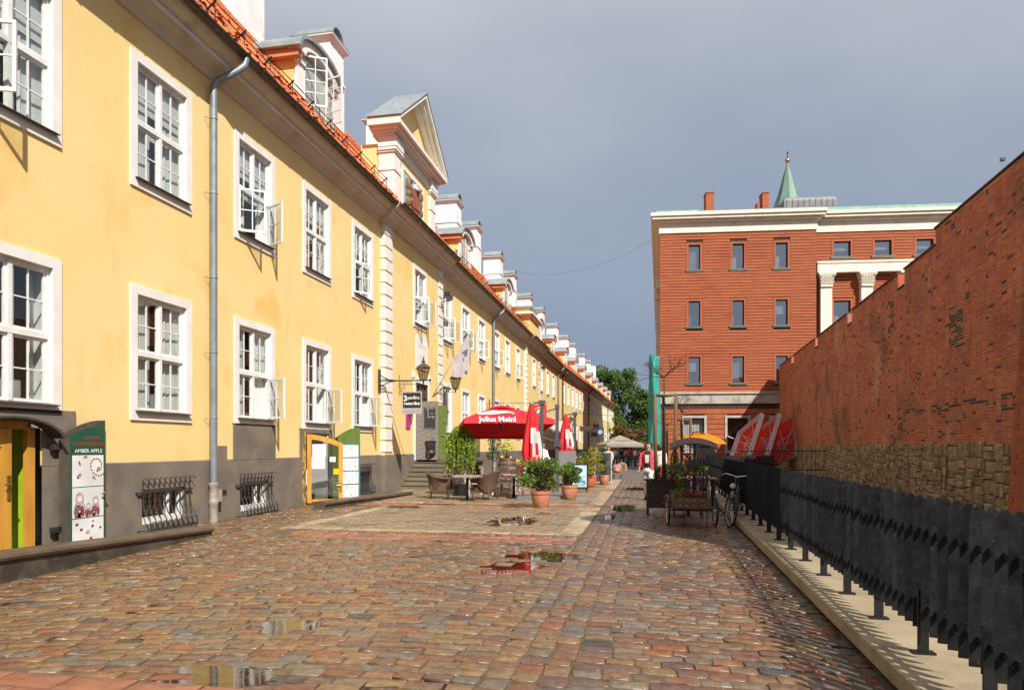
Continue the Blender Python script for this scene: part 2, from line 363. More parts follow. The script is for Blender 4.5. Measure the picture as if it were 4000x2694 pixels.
# ---------------------------------------------------------------- kerb slab and fence
m_kerb = M('kerb_concrete', (.36,.29,.185), .7, (.28,.22,.14), 2.2, bump=.25, bscale=35, stain=(3,.58,.75,(.2,.155,.10)))
kx = lambda y: 1.49+.019*y
def kerb(y0, y1, lab):
    b = MB(); b.loft([[(kx(yy)+dx, yy, z) for dx, z in ((0,.05),(0,.165),(.012,.178),(.62,.178),(.62,-.05),(.2,-.05),(.2,.05))] for yy in [y0+(y1-y0)*i/14 for i in range(15)]])
    tag(b.build('kerb_slab', m_kerb), lab, 'kerb', 'sandstone kerb slabs under the picket fence')
kerb(2.5, 13.02, 'long tan kerb slab under the nearest part of the black fence'); kerb(13.09, 20, 'tan kerb slab beside the bicycle wheels'); kerb(20.05, 29, 'farthest tan kerb slab under the fence behind the tables')
struct(MB().add([(1.3,1,-.005),(1.42,1,-.005),(1.42+.019*29,29,-.005),(1.3+.019*29,29,-.005)], [(0,1,2,3)]).build('gutter', M('gutter_dirt_shade', (.085,.065,.04), .5, (.05,.04,.03), 5, bump=.6, bscale=25)))  # dirt strip, its dark colour also painting the trench shadow by the kerb
m_fence = M('black_fence_paint', (.010,.010,.011), .42, (.017,.017,.018), 9, bump=.1, bscale=45, rvar=.15, island=.38, stain=(60,.70,.74,(.10,.10,.105)), spec=.3)
fence = thing('picket_fence', 'long black picket fence with pointed boards along the kerb', 'fence', (0,0,0))
fx = lambda y: 1.77+.0195*y
pk = MB()
for s_ in (1,): pk.prism([(-.044,-.006,.33),(.044,-.006,.33),(.044,-.006,1.20),(.012,-.006,1.25),(-.012,-.006,1.25),(-.044,-.006,1.20)], (0,.012,0))
pk_me = None; y = 3.3
drop = MB()
while y < 27.5:
    if pk_me is None: o = pk.build('picket', m_fence, fence); pk_me = o.data
    else: o = ob('picket', pk_me, fence)
    o.location = (fx(y), y, .02+rnd(-.006,.006)); o.rotation_euler = (rnd(-.012,.012), rnd(-.012,.012), R(-14)+rnd(-.05,.05)); y += .148
for z in (.50, 1.02):
    b = MB(); b.loft([[(fx(yy)+dx, yy, z+dz) for dx, dz in ((-.008,-.022),(.008,-.022),(.008,.022),(-.008,.022))] for yy in (3, 10, 16, 22, 27.6)]); b.build('rail', m_fence, fence)
pm = None; y = 5.14-.98*2
while y < 27.5:
    if pm is None:
        b = MB().box(-.035,-.008,.19,.035,.008,.62).box(-.07,-.04,.179,.07,.04,.193); o = b.build('post', m_fence, fence); pm = o.data
    else: o = ob('post', pm, fence)
    o.location = (fx(y), y+.03, 0); y += .975
# short return fence at the far end
f2 = thing('return_fence', 'short black board fence crossing at the far end of the long fence', 'fence', (0,0,0))
for i in range(26):
    o = ob('picket', pk_me, f2); o.location = (fx(27.6)+.05+i*.1, 27.65+i*.02, .02); o.rotation_euler = (0,0,R(8))
MB().box(2.25,27.72,.9,5.0,27.76,.95).build('rail', m_fence, f2)
MB().box(1.95,28.9,0,2.75,30.1,1.63).box(1.9,28.85,1.63,2.8,30.15,1.7).build('x', m_fence).name = 'dark_bin_housing'
tag(bpy.data.objects['dark_bin_housing'], 'dark boxed housing behind the end of the black fence', 'housing')

# ================================================================ OLD BRICK WALL (right)
def wx(y): return 6.86+.0412*y
m_brick = M('old_brick', (.54,.15,.06), .8, (.43,.112,.046), 1.1, island=.22, bump=.3, bscale=45, stain=(.42,.54,.70,(.20,.09,.045)), streak=(.8,.58,.78,(.58,.34,.22),(1,1,.5)))
m_brickpale = M('brick_mortar', (.62,.46,.34), .9, (.32,.20,.14), 1.3, bump=.4, bscale=40, stain=(.42,.56,.68,(.2,.14,.1)))
m_stone = M('wall_fieldstone', (.40,.29,.155), .85, (.24,.17,.09), 5, island=.24, bump=.7, bscale=22)
m_stonej = M('stone_joint', (.12,.095,.06), .95, (.08,.062,.04), 4, bump=.5)
m_bdark = M('dark_brick', (.055,.045,.032), .9, (.10,.06,.04), 6, island=.3, bump=.4)
wall = thing('brick_wall', 'tall weathered red brick town wall with crenels and rubble stone base', 'wall', (wx(15), 15, 0))
WT = Matrix.Translation(Vector((-wx(15), -15, 0)))
dirv = Vector((.0412,1,0)).normalized()
def wp(y, z, t=0): return (wx(y)-t-wx(15), y-15+t*.0412, z)     # point on the wall face, t = proud of it
CREN = [(23.0,23.6),(29.5,30.15),(36.2,36.8),(43.3,44.1)]
def wtop(y):
    if y < 20.4: return 7.5
    for a_, b_ in CREN:
        if a_ <= y < b_: return 6.55
    return 7.05
Y0, Y1 = 9.0, 49.1
ed = sorted(set([Y0, 20.4, Y1]+[v for c_ in CREN for v in c_])); core = MB()
for a_, b_ in zip(ed, ed[1:]):
    h = wtop((a_+b_)/2); core.loft([[(wp(yy, -.05)[0], yy-15, -.05), (wp(yy,0)[0]+1.1, yy-15, -.05), (wp(yy,0)[0]+1.1, yy-15, h), (wp(yy,0)[0], yy-15, h)] for yy in (a_, b_)])
core.build('core', m_brick, wall)
MB().add([wp(9,1.6,.0012), wp(Y1-.02,1.6,.0012), wp(Y1-.02,6.54,.0012), wp(9,6.54,.0012)], [(3,2,1,0)]).build('mortar_bed', m_brickpale, wall)
mb_ = MB()
for a_, b_ in zip(ed, ed[1:]):
    h = wtop((a_+b_)/2)
    if h > 6.6: mb_.add([wp(a_+.01,6.54,.0012), wp(b_-.01,6.54,.0012), wp(b_-.01,h-.01,.0012), wp(a_+.01,h-.01,.0012)], [(3,2,1,0)])
mb_.build('mortar_bed', m_brickpale, wall)
cp = MB()
for a_, b_ in zip(ed, ed[1:]):
    h = wtop((a_+b_)/2); cp.loft([[(wp(yy,0)[0]-.06, yy-15, h+.002), (wp(yy,0)[0]+1.16, yy-15, h+.002), (wp(yy,0)[0]+1.16, yy-15, h+.05), (wp(yy,0)[0]-.03, yy-15, h+.06)] for yy in (a_+.002, b_-.002)])
cp.build('coping', M('coping_tile', (.13,.05,.03), .8, (.08,.04,.03), 8, bump=.4), wall)
SLITS = [(21.8,4.9,6.0),(18.0,5.4,6.9),(26.3,5.2,6.2),(33,5.2,6.2),(40,5.2,6.2),(46.5,5.2,6.2)]
def hole(y, z):
    for a_, z0, z1 in SLITS:
        if abs(y-a_) < .06 and z0 < z < z1: return True
    return (abs((y*.55) % 1-.5) < .03 and abs((z-.2) % .95-.5) < .05 and z > 2)
def dark(y, z):
    return (abs(y-18.9) < .45 and 4.0 < z < 5.0) or (abs(y-16.0) < .45 and 2.35 < z < 2.75) or (abs(y-23.4-.3*math.sin(z*5)) < .35 and z < 2.55) or (abs(z-2.62) < .06 and 17 < y < 23) or (abs(y-24.3) < .35 and 5.2 < z < 6.3)
CH = .078; bricks = []; z = 1.66; r_ = 0
while z < 7.5:
    y = 12.6+(.13 if r_ % 2 else 0)
    while y < Y1-.1:
        l_ = .125 if (int(y*7+r_*3) % 3 == 0) else .255
        h = wtop(y+l_/2)
        for a_, b_ in CREN:
            if y < a_ < y+l_ or y < b_ < y+l_: h = 6.55
        if z+CH < h+.01 and y+l_ < Y1: bricks.append((y, z, l_, r_))
        y += l_
    z += CH; r_ += 1
def brick_into(b, y, z, l_, ox=0, oy=0, oz=0, t=None, mi=0):
    t = rnd(.003,.010) if t is None else t; g = .0075
    p = [wp(y+g, z+g), wp(y+l_-g, z+g), wp(y+l_-g, z+CH-g), wp(y+g, z+CH-g)]; q = [wp(y+g, z+g, t), wp(y+l_-g, z+g, t), wp(y+l_-g, z+CH-g, t), wp(y+g, z+CH-g, t)]
    vs = [(a_[0]-ox, a_[1]-oy, a_[2]-oz) for a_ in p+q]
    b.add(vs, [(4,5,6,7)[::-1],(0,1,5,4)[::-1],(1,2,6,5)[::-1],(2,3,7,6)[::-1],(3,0,4,7)[::-1]], mi)
sc_ = sorted(range(len(bricks)), key=lambda i: -(bricks[i][2] > .2)*(inview(wx(bricks[i][0]), bricks[i][0], bricks[i][1], -15) and bricks[i][1] > 1.7)*100+math.hypot(bricks[i][0], 6))
ind = set(sc_[:300]); rest = MB()
for i, (y, z, l_, r_) in enumerate(bricks):
    dk = 1 if random.random() < (.62 if dark(y, z) else .035) else 0
    if hole(y+l_/2, z+CH/2): brick_into(rest, y, z, l_, t=.0016, mi=2); continue  # uncut holes: shade painted as a flat black brick face
    if i in ind:
        c_ = wp(y+l_/2, z+CH/2); b = MB(); brick_into(b, y, z, l_, *c_); b.build('brick', m_bdark if dk else m_brick, wall, loc=c_)
    else: brick_into(rest, y, z, l_, mi=dk)
rest.build('bricks', [m_brick, m_bdark, M('hole_shade', (.012,.01,.009), .95)], wall, kind='stuff')
# rubble base
stones = []; y = 12.0
while y < Y1-.6:
    wd_ = rnd(.34,.62); z = .1
    while z < 1.6:
        hh = rnd(.11,.33); hh = 1.655-z+rnd(-.05,.07) if z+hh > 1.52 else hh; n_ = random.choice((1,2,2,3)); cut_ = sorted([0,1]+[(i_+rnd(.3,.7)-.0)/n_ for i_ in range(n_-1)])
        for u0, u1 in zip(cut_, cut_[1:]): stones.append((y+u0*wd_+rnd(-.02,.02), z, (u1-u0)*wd_, hh))
        z += hh
    y += wd_
def stone_into(b, y, z, l_, h, c_=(0,0,0)):
    t = rnd(.03,.085); j = lambda a_: rnd(-a_, a_); P = []
    for k_, (ins, tt) in enumerate(((.004, 0), (.008, t*.6), (min(l_, h)*.2, t))):
        for u, w_ in ((0,0),(.5,-.0),(1,0),(1,.5),(1,1),(.5,1),(0,1),(0,.5)):
            yy = y+ins+(l_-2*ins)*u+j(.012); zz = z+ins+(h-2*ins)*w_+j(.012); q = wp(yy, zz, tt+(j(.012) if k_ else 0)); P.append((q[0]-c_[0], q[1]-c_[1], q[2]-c_[2]))
    fs = []
    for k_ in range(2):
        for i in range(8): fs.append((k_*8+i, (k_+1)*8+i, (k_+1)*8+(i+1) % 8, k_*8+(i+1) % 8))
    fs.append(tuple(range(23, 15, -1))); b.add(P, fs)
MB().add([wp(12,-.05,.012), wp(Y1,-.05,.012), wp(Y1,1.655,.012), wp(12,1.655,.012)], [(3,2,1,0)]).build('rubble_bed', m_stonej, wall)
sc_ = sorted(range(len(stones)), key=lambda i: (not inview(wx(stones[i][0]), stones[i][0], stones[i][1], -5))*100+(stones[i][1] < .55)*100+stones[i][0])
ind = set(sc_[:300]); rest = MB()
for i, s_ in enumerate(stones):
    if i in ind: c_ = wp(s_[0]+s_[2]/2, s_[1]+s_[3]/2); b = MB(); stone_into(b, *s_, c_); b.build('stone', m_stone, wall, loc=c_)
    else: stone_into(rest, *s_)
rest.build('stones', m_stone, wall, kind='stuff')
# buttress of clean brick at the right edge
m_newb = M('clean_brick', (.36,.085,.03), .8, (.29,.07,.027), 6, island=.14, bump=.25, bscale=60)
m_newm = M('clean_mortar', (.42,.33,.25), .9, (.34,.26,.19), 9)
bt = thing('brick_tower', 'clean red brick tower corner with pale joints at the right edge', 'tower', (3.86, 7.95, 0))
bx0 = lambda z: -.07+.063*z
MB().loft([[(bx0(z), 0, z), (6.0, 0, z), (6.0, 7.3, z), (bx0(z)+3.72, 7.3, z), (bx0(z), .35, z)] for z in (-.05, 8.7)]).build('core', m_newm, bt)
bm = {l_: mesh_of(MB().box(-.012, 0, 0, .02, l_-.011, .069), 'brick', m_newb) for l_ in (.235, .115)}
z = 0.02; r_ = 0
while z < 8.6:
    y = .35
    for l_ in ((.235,.115) if r_ % 2 else (.115,.235)):
        y -= l_; ob('brick', bm[l_], bt, (bx0(z+.035)+rnd(-.002,.003), y+.004, z))
    z += .08; r_ += 1

# ================================================================ YELLOW BARRACKS (left)
W = -9.23
m_yel = M('yellow_plaster', (.79,.58,.225), .85, (.82,.635,.29), .55, (.3,.7), bump=.12, bscale=18, stain=(.9,.58,.80,(.78,.46,.12)), streak=(1.6,.60,.85,(.66,.43,.17),(1,1,.22)))
m_white = M('white_plaster', (.80,.77,.72), .8, (.72,.69,.64), 2.5, bump=.1, bscale=30)
m_whitep = M('white_window_paint', (.80,.79,.76), .45, (.70,.69,.65), 6)
m_chim = M('chimney_plaster', (.84,.82,.80), .85, (.66,.64,.62), 1.2, (.45,.8), bump=.15, stain=(3,.6,.8,(.42,.38,.35)))
m_corn = M('cornice_stone', (.62,.53,.42), .8, (.54,.45,.35), 1.5, bump=.12, stain=(2.2,.58,.78,(.38,.31,.24)))
m_plin = M('plinth_render', (.20,.165,.13), .8, (.145,.12,.095), 1.6, bump=.3, bscale=25, stain=(1.3,.54,.64,(.22,.175,.12)), rvar=.15)
m_gut = M('gutter_metal', (.055,.045,.04), .45, (.10,.08,.07), 3, metal=.4)
m_pipe = M('downpipe_zinc', (.26,.29,.31), .45, (.20,.22,.24), 4, metal=.3)
m_pipeb = M('downpipe_beige', (.40,.35,.29), .6, (.26,.22,.18), 8)
m_tile = M('clay_tile', (.58,.14,.032), .75, (.45,.105,.028), 3, island=.2, bump=.2)
m_zinc = M('zinc_sheet', (.42,.47,.47), .4, (.30,.35,.35), 3, metal=.5, bump=.1)
m_terr = M('terracotta_trim', (.56,.25,.12), .7, (.48,.21,.10), 3)
m_dark = M('dark_interior', (.03,.028,.026), .9)
m_room = M('room_wall', (.55,.54,.50), .9)
m_blind = M('blind_cloth', (.72,.72,.69), .8, (.60,.60,.57), 8, stretch=(1,12,1))
m_sill = M('sill_metal', (.07,.06,.055), .5)
m_iron = M('wrought_iron', (.02,.02,.022), .45, (.04,.038,.036), 12)
m_glass = glass_mat('window_glass', (.86,.90,.90), .015, .12)
bld = thing('yellow_barracks', 'long yellow plastered barracks with white framed windows and orange tiled roof', 'building', (W,0,0))
TF = Matrix.Translation(Vector((0,73,0))) @ Matrix.Rotation(-math.atan(2.33/77), 4, 'Z')
AF = -math.atan(2.33/77)
# window meshes (outer 1.70 x 2.49)
def trim_mb():
    b = MB()
    for y0, y1, z0, z1 in ((0,.165,0,2.49),(1.535,1.70,0,2.49),(.165,1.535,2.325,2.49),(.165,1.535,0,.165)): b.box(-.06, y0, z0, .035, y1, z1)
    return b
def frame_mb(op=()):
    b = MB(); x0, x1 = -.11, -.045
    for y0, y1, z0, z1 in ((.165,.21,.165,2.325),(1.49,1.535,.165,2.325),(.21,1.49,2.28,2.325),(.21,1.49,.165,.2)): b.box(x0, y0, z0, x1, y1, z1)
    b.box(-.12,.21,1.20,-.025,1.49,1.285); b.box(-.118,.815,1.285,-.03,.885,2.28)
    if not ('L' in op and 'R' in op): b.box(-.118,.815,.2,-.03,.885,1.2)
    for tag_, y0, y1, z0, z1 in (('l',.21,.815,1.285,2.28),('r',.885,1.49,1.285,2.28),('L',.21,.815,.2,1.2),('R',.885,1.49,.2,1.2)):
        if tag_ in op: continue
        for a_ in ((y0,y0+.045,z0,z1),(y1-.045,y1,z0,z1),(y0+.045,y1-.045,z1-.045,z1),(y0+.045,y1-.045,z0,z0+.045)): b.box(-.10,a_[0],a_[2],-.062,a_[1],a_[3])
        ym, zm = (y0+y1)/2, (z0+z1)/2; b.box(-.095,ym-.012,z0+.045,-.068,ym+.012,z1-.045); b.box(-.094,y0+.045,zm-.01,-.069,ym-.012,zm+.01); b.box(-.094,ym+.012,zm-.01,-.069,y1-.045,zm+.01)
    # inner second window
    for a_ in ((.19,.25,.2,2.29),(1.45,1.51,.2,2.29),(.82,.88,.2,2.29),(.25,.82,1.2,1.28),(.88,1.45,1.2,1.28)): b.box(-.36,a_[0],a_[2],-.31,a_[1],a_[3])
    return b
def reveal_mb():
    b = MB(); x0, x1 = -.42, -.06
    b.add([(x1,.165,.165),(x1,1.535,.165),(x1,1.535,2.325),(x1,.165,2.325),(x0,.165,.165),(x0,1.535,.165),(x0,1.535,2.325),(x0,.165,2.325)], [(0,4,5,1),(1,5,6,2),(2,6,7,3),(3,7,4,0)])
    return b
def leaf_mb(w_=.605, h=1.0, nx=2, nz=2):
    b = MB()
    for a_ in ((0,.045,0,h),(w_-.045,w_,0,h),(.045,w_-.045,h-.045,h),(.045,w_-.045,0,.055)): b.box(-.02,a_[0],a_[2],.02,a_[1],a_[3])
    for i in range(1, nx): yy = .045+(w_-.09)*i/nx; b.box(-.014,yy-.011,.055,.014,yy+.011,h-.045)
    for i in range(1, nz): zz = .055+(h-.1)*i/nz; b.box(-.013,.045,zz-.01,.013,w_-.045,zz+.01)
    return b
ME = {'trim': mesh_of(trim_mb(), 'window', m_white), 'reveal': mesh_of(reveal_mb(), 'reveal', m_whitep), 'leaf': mesh_of(leaf_mb(), 'casement', m_whitep),
      'pane': mesh_of(MB().add([(0,0,0),(0,.245,0),(0,.245,.443),(0,0,.443)], [(0,1,2,3)]), 'pane', m_glass),
      'spane': mesh_of(MB().add([(0,0,0),(0,.52,0),(0,.52,.91),(0,0,.91)], [(0,1,2,3)]), 'pane', m_glass),
      'lpane': mesh_of(MB().add([(0,.045,.055),(0,.56,.055),(0,.56,.955),(0,.045,.955)], [(0,1,2,3)]), 'pane', m_glass),
      'sill': mesh_of(MB().prism([(-.05,.1,.2),(.11,.1,.165),(.11,.1,.15),(-.05,.1,.165)], (0,1.5,0)), 'sill', m_sill),
      'curtain': mesh_of(MB().loft([[(-.2+.025*math.sin(i*1.3),.19+.0*i,.2) for i in (0,)]+[(-.2+.03*math.sin(j*1.7),.19+.035*j,.2) for j in range(13)]]+[[(-.2+.025*math.sin(i*1.3),.19,2.3) for i in (0,)]+[(-.2+.03*math.sin(j*1.7),.19+.035*j,2.3) for j in range(13)]], caps=False), 'curtain', m_blind),
      'blind': mesh_of(MB().box(-.155,.2,0,-.145,1.5,1), 'blind', m_blind)}
for k_ in ('', 'L', 'R', 'LR'): ME['f'+k_] = mesh_of(frame_mb(tuple(k_)), 'frame', m_whitep)
holes = []
def window(y, z, op='', ang=(60,60), near=False, T=None, x=0, blind=None, sill=True, dirty=0):
    p0 = Vector((x, y, z)); rz = 0
    if T is not None: p0 = T @ p0; rz = AF
    wo = ob('window', ME['trim'], bld, p0, rz)
    def sub(n, me, loc=(0,0,0), r_=0): return ob(n, me, wo, loc, r_)
    sub('frame', ME['f'+op]); sub('reveal', ME['reveal'])
    if sill: sub('sill', ME['sill'])
    for t_, y0, z0 in (('l',.255,1.33),('r',.93,1.33),('L',.255,.245),('R',.93,.245)):
        if t_ in op: continue
        if near:
            for i in (0,1):
                for j in (0,1): sub('pane', ME['pane'], (-.081, y0+i*.27, z0+j*.465))
        else: sub('pane', ME['spane'], (-.081, y0-.01, z0))
    if 'L' in op: sub('casement', ME['leaf'], (-.02,.21,.2), -R(ang[0])); sub('pane', ME['lpane'], (-.02,.21,.2), -R(ang[0]))
    if 'R' in op: sub('casement', ME['leaf'], (-.02,1.49,.2), -R(180-ang[1])); sub('pane', ME['lpane'], (-.02,1.49,.2), -R(180-ang[1]))
    if T is None and random.random() < (.85 if z < 3 else .5):
        sub('curtain', ME['curtain']); sub('curtain', ME['curtain'], (0,.92,0))
    h = blind if blind is not None else random.choice((0,.55,.8,.5,.35))
    if h: o = sub('blind', ME['blind'], (0,0,2.3-h)); o.scale = (1,1,h)
    return wo
def sheet(b, y0, y1, z0, z1, hs, x=0):
    hs = [h for h in hs if h[1] > y0 and h[0] < y1]
    ys = sorted(set([y0, y1]+[min(max(v, y0), y1) for h in hs for v in h[:2]])); zs = sorted(set([z0, z1]+[min(max(v, z0), z1) for h in hs for v in h[2:]]))
    for a_, c_ in zip(ys, ys[1:]):
        for d_, e_ in zip(zs, zs[1:]):
            ym, zm = (a_+c_)/2, (d_+e_)/2
            if any(h[0] < ym < h[1] and h[2] < zm < h[3] for h in hs): continue
            b.add([(x,a_,d_),(x,c_,d_),(x,c_,e_),(x,a_,e_)], [(0,1,2,3)])
UZ, LZ = 6.38, 2.09
YA = [4.45,7.65,10.85,14.05,17.2,20.4]; YB = [30.1,33.55,37.05,41.05,44.45,48.3]; YC = [59.5,63.5,67.6]
hol = [(y+.1,y+1.6,z+.1,z+2.39) for y in YA+YB+YC for z in (UZ, LZ)]
hol += [(8.05-.55,8.98,-.2,2.0),(17.28,18.72,-.2,1.98),(11.12,12.35,.14,.80),(14.25,15.45,.10,.78)]
wb = MB(); sheet(wb, 1, 22.85, 1.3, 10.0, hol); sheet(wb, 29.8, 51.8, 1.3, 10.0, hol); sheet(wb, 58.8, 73, 1.3, 10.0, hol)
rh = [(25.9,27.4,UZ+.1,UZ+2.39),(26.05,27.65,1.1,4.2),(54.7,56.2,UZ+.1,UZ+2.39)]
sheet(wb, 22.85, 29.8, 1.3, 10.0, rh, .15); sheet(wb, 51.8, 58.8, 1.3, 10.0, rh, .15)
for yy in (22.85, 29.8, 51.8, 58.8): wb.add([(0,yy,1.3),(.15,yy,1.3),(.15,yy,10),(0,yy,10)], [(0,1,2,3)])
wb.build('wall', m_yel, bld)
pb = MB(); sheet(pb, 1, 22.85, -.3, 1.3, hol, .03); sheet(pb, 22.85, 29.8, -.3, 1.3, [], .18); sheet(pb, 29.8, 51.8, -.3, 1.3, [], .03); sheet(pb, 51.8, 58.8, -.3, 1.3, [], .18); sheet(pb, 58.8, 73, -.3, 1.3, [], .03)
for a_, c_, x in ((1,22.85,.03),(22.85,29.8,.18),(29.8,51.8,.03),(51.8,58.8,.18),(58.8,73,.03)):
    hh = [h for h in hol if h[2] < 0 and h[1] > a_ and h[0] < c_]; ys = [a_]
    for h in hh: ys += [h[0], h[1]]
    ys.append(c_)
    for i in range(0, len(ys), 2): pb.add([(x,ys[i],1.3),(x,ys[i+1],1.3),(x-.03,ys[i+1],1.32),(x-.03,ys[i],1.32)], [(0,1,2,3)])
pb.add([(0,22.85,-.3),(.18,22.85,-.3),(.18,22.85,1.3),(0,22.85,1.3)], [(0,1,2,3)])
# raised render fields under the windows with shop entrances
sheet(pb, 7.3, 9.62, 1.3, 2.18, hol, .035); sheet(pb, 13.98, 15.78, 1.3, 2.14, hol, .035); sheet(pb, 17.02, 18.95, 1.3, 2.1, hol, .035)
for a_, c_, h in ((7.3,9.62,2.18),(13.98,15.78,2.14),(17.02,18.95,2.1)): pb.add([(.035,a_,h),(.035,c_,h),(0,c_,h),(0,a_,h)], [(0,1,2,3)])
pb.build('plinth', m_plin, bld)
# far bent section
fb = MB(TF); fw = [2.5+3.7*i for i in range(20)]
fh = [(y+.1,y+1.6,z+.1,z+2.39) for y in fw for z in (UZ, LZ)]
sheet(fb, 0, 77, -.2, 10.0, fh); fb.build('wall', m_yel, bld); MB(TF).add([(0,77,-.2),(-9,77,-.2),(-9,77,10),(-4.5,77,16),(0,77,10)], [(0,1,2,3,4)]).build('end_wall', m_yel, bld)
fp = MB(TF); sheet(fp, 0, 77, -.3, 1.3, [], .03); fp.build('plinth', m_plin, bld)
# dark rooms behind the glass
rb = MB(); rb.add([(-1.1,1,-.3),(-1.1,74,-.3),(-1.1,74,10),(-1.1,1,10)], [(0,1,2,3)])
for z in (.0, 1.9, 4.8, 6.2, 9.2): rb.add([(-.42,1,z),(-1.6,1,z),(-1.6,74,z),(-.42,74,z)], [(0,1,2,3)])
for y in [1]+[v+d for v in YA+YB+YC for d in (-.7,2.4)]: rb.add([(-.42,y,-.3),(-1.6,y,-.3),(-1.6,y,10),(-.42,y,10)], [(0,1,2,3)])
rb.build('interior', m_room, bld)
MB(TF).add([(-1.2,0,-.3),(-1.2,77,-.3),(-1.2,77,10),(-1.2,0,10)], [(0,1,2,3)]).build('interior', m_dark, bld)
UO = {7.65:('L',(70,60)),14.05:('LR',(58,62)),20.4:('L',(38,0)),30.1:('LR',(70,75)),33.55:('LR',(80,60)),37.05:('L',(70,0)),41.05:('L',(75,0)),48.3:('L',(60,0))}
LO = {14.05:('R',(0,68)),17.2:('R',(0,70)),20.4:('R',(0,72))}
for y in YA+YB+YC:
    o, a_ = UO.get(y, ('', (0,0))); window(y, UZ, o, a_, y < 24, blind=None if y > 24 else .75)
    o, a_ = LO.get(y, ('', (0,0))); window(y, LZ, o, a_, y < 24, blind=0 if y < 24 else None)
window(25.8, UZ, 'LR', (75,70), x=.15, blind=0); window(54.6, UZ, '', x=.15)
for y in fw:
    for z in (UZ, LZ): window(y, z, 'L' if random.random() < .12 else '', (65,0), T=TF, sill=False)
# quoins
q_me = mesh_of(MB().box(0,0,0,.035,.66,.36), 'quoin', m_white); q_side = mesh_of(MB().box(-.16,-.03,0,.035,.66,.36), 'quoin', m_white)
for y, T in ((22.85,None),(29.14,None),(51.8,None),(58.14,None),(72.3,None),(12,TF),(22,TF),(44,TF),(70,TF)):
    for i in range(19):
        p0 = Vector((.15 if T is None and y < 72 else .0, y, 1.42+i*.43)); rz = 0
        if T is not None: p0 = T @ p0; rz = AF
        ob('quoin', q_side if y in (22.85,51.8) else q_me, bld, p0, rz)
# cornice, gutter
CP = [(-.05,9.5),(.05,9.5),(.08,9.55),(.10,9.62),(.16,9.66),(.28,9.72),(.31,9.78),(.31,9.86),(.36,9.88),(.50,9.95),(.56,10.03),(.58,10.10),(-.05,10.10)]
def cornice(y0, y1, dx=0, T=None):
    MB(T).extr([(x+dx if x > 0 else x, z) for x, z in CP], y0, y1).build('cornice', m_corn, bld, True if 0 else False)
    MB(T).box(.3+dx,y0+.002,9.785,.34+dx,y1-.002,9.865).build('cornice_fillet', m_white, bld)
    g = MB(T); n = 7; g.loft([[(.68+dx+.085*math.cos(t), yy, 10.12+.085*math.sin(t)) for t in [math.pi+math.pi*i/n for i in range(n+1)]]+[(.68+dx+.07*math.cos(t), yy, 10.12+.07*math.sin(t)) for t in [2*math.pi-math.pi*i/n for i in range(n+1)]] for yy in (y0, y1)]); g.build('gutter', m_gut, bld, 2)
    yy = y0+.3
    while T is None and yy < min(y1, 50):
        if 'gb' not in ME: ME['gb'] = mesh_of(MB().tube([(.68+.09*math.cos(t), 0, 10.12+.09*math.sin(t)) for t in [math.pi+math.pi*i/6 for i in range(7)]], .012, 4), 'gutter_bracket', m_gut)
        ob('gutter_bracket', ME['gb'], bld, (dx, yy, 0)); yy += .75
cornice(1, 22.6); cornice(22.6, 30.05, .2); cornice(30.05, 51.55); cornice(51.55, 59.05, .2); cornice(59.05, 73); cornice(0, 77, T=TF)
# roof and tiles
PT = R(50); U = Vector((-math.cos(PT),0,math.sin(PT))); NN = Vector((math.sin(PT),0,math.cos(PT))); RO = Vector((.64,0,10.14)); SLEN = 7.4
rg = RO+U*SLEN
roof = MB().add([(RO.x,1,RO.z),(RO.x,73,RO.z),(rg.x,73,rg.z),(rg.x,1,rg.z)], [(0,1,2,3)]).add([(rg.x,1,rg.z),(rg.x,73,rg.z),(rg.x-5,73,9),(rg.x-5,1,9)], [(0,1,2,3)]).build('roof', m_tile, bld)
fr_ = MB(TF).add([(RO.x,0,RO.z),(RO.x,77.3,RO.z),(rg.x,77.3,rg.z),(rg.x,0,rg.z)], [(0,1,2,3)]).add([(rg.x,0,rg.z),(rg.x,77.3,rg.z),(rg.x-5,77.3,9),(rg.x-5,0,9)], [(0,1,2,3)]).build('roof', m_tile, bld)
TW, TL = .215, .31; sec = [(0,.012),(.035,.045),(.075,.055),(.115,.04),(.15,.012),(.225,.004)]
def tile_vs(y, i, org=Vector((0,0,0))):
    a_ = RO+U*(i*TL-.04); v = []
    for s_, lift in ((0,.03),(TL+.05,.004)):
        for dy, h in sec: v.append(a_+U*s_+NN*(h+lift)+Vector((0,y+dy,0))-org)
    for dy, h in sec: v.append(a_+NN*(h+.008)+Vector((0,y+dy,0))-org)
    return v
tf_ = [(i,i+1,7+i,6+i) for i in range(5)]+[(12+i,13+i,i+1,i) for i in range(5)]
tiles = [(1.5+j*TW, i) for j in range(int(71.3/TW)) for i in range(23)]
tiles = [t for t in tiles if not (22.8 < t[0] < 28.3 and t[1] > 2)]
def tvis(t): p = RO+U*(t[1]*TL); return inview(p.x+W, t[0], p.z, -10)
order = sorted((t for t in tiles if tvis(t)), key=lambda t: t[0]+t[1]*.9); keep = set(order[:300]); rest = MB()
tme = None
for t in tiles:
    if t in keep:
        if tme is None: b = MB(); b.add(tile_vs(0, 0), tf_); tme = mesh_of(b, 'roof_tile', m_tile)
        p = U*(t[1]*TL)+Vector((0,t[0],0)); o = ob('roof_tile', tme, roof, p); o.rotation_euler = (rnd(-.012,.012), rnd(-.01,.01), rnd(-.012,.012))
    else: rest.add(tile_vs(t[0]+rnd(-.006,.006), t[1]), tf_)
rest.build('roof_tiles', m_tile, roof, 2, kind='stuff')
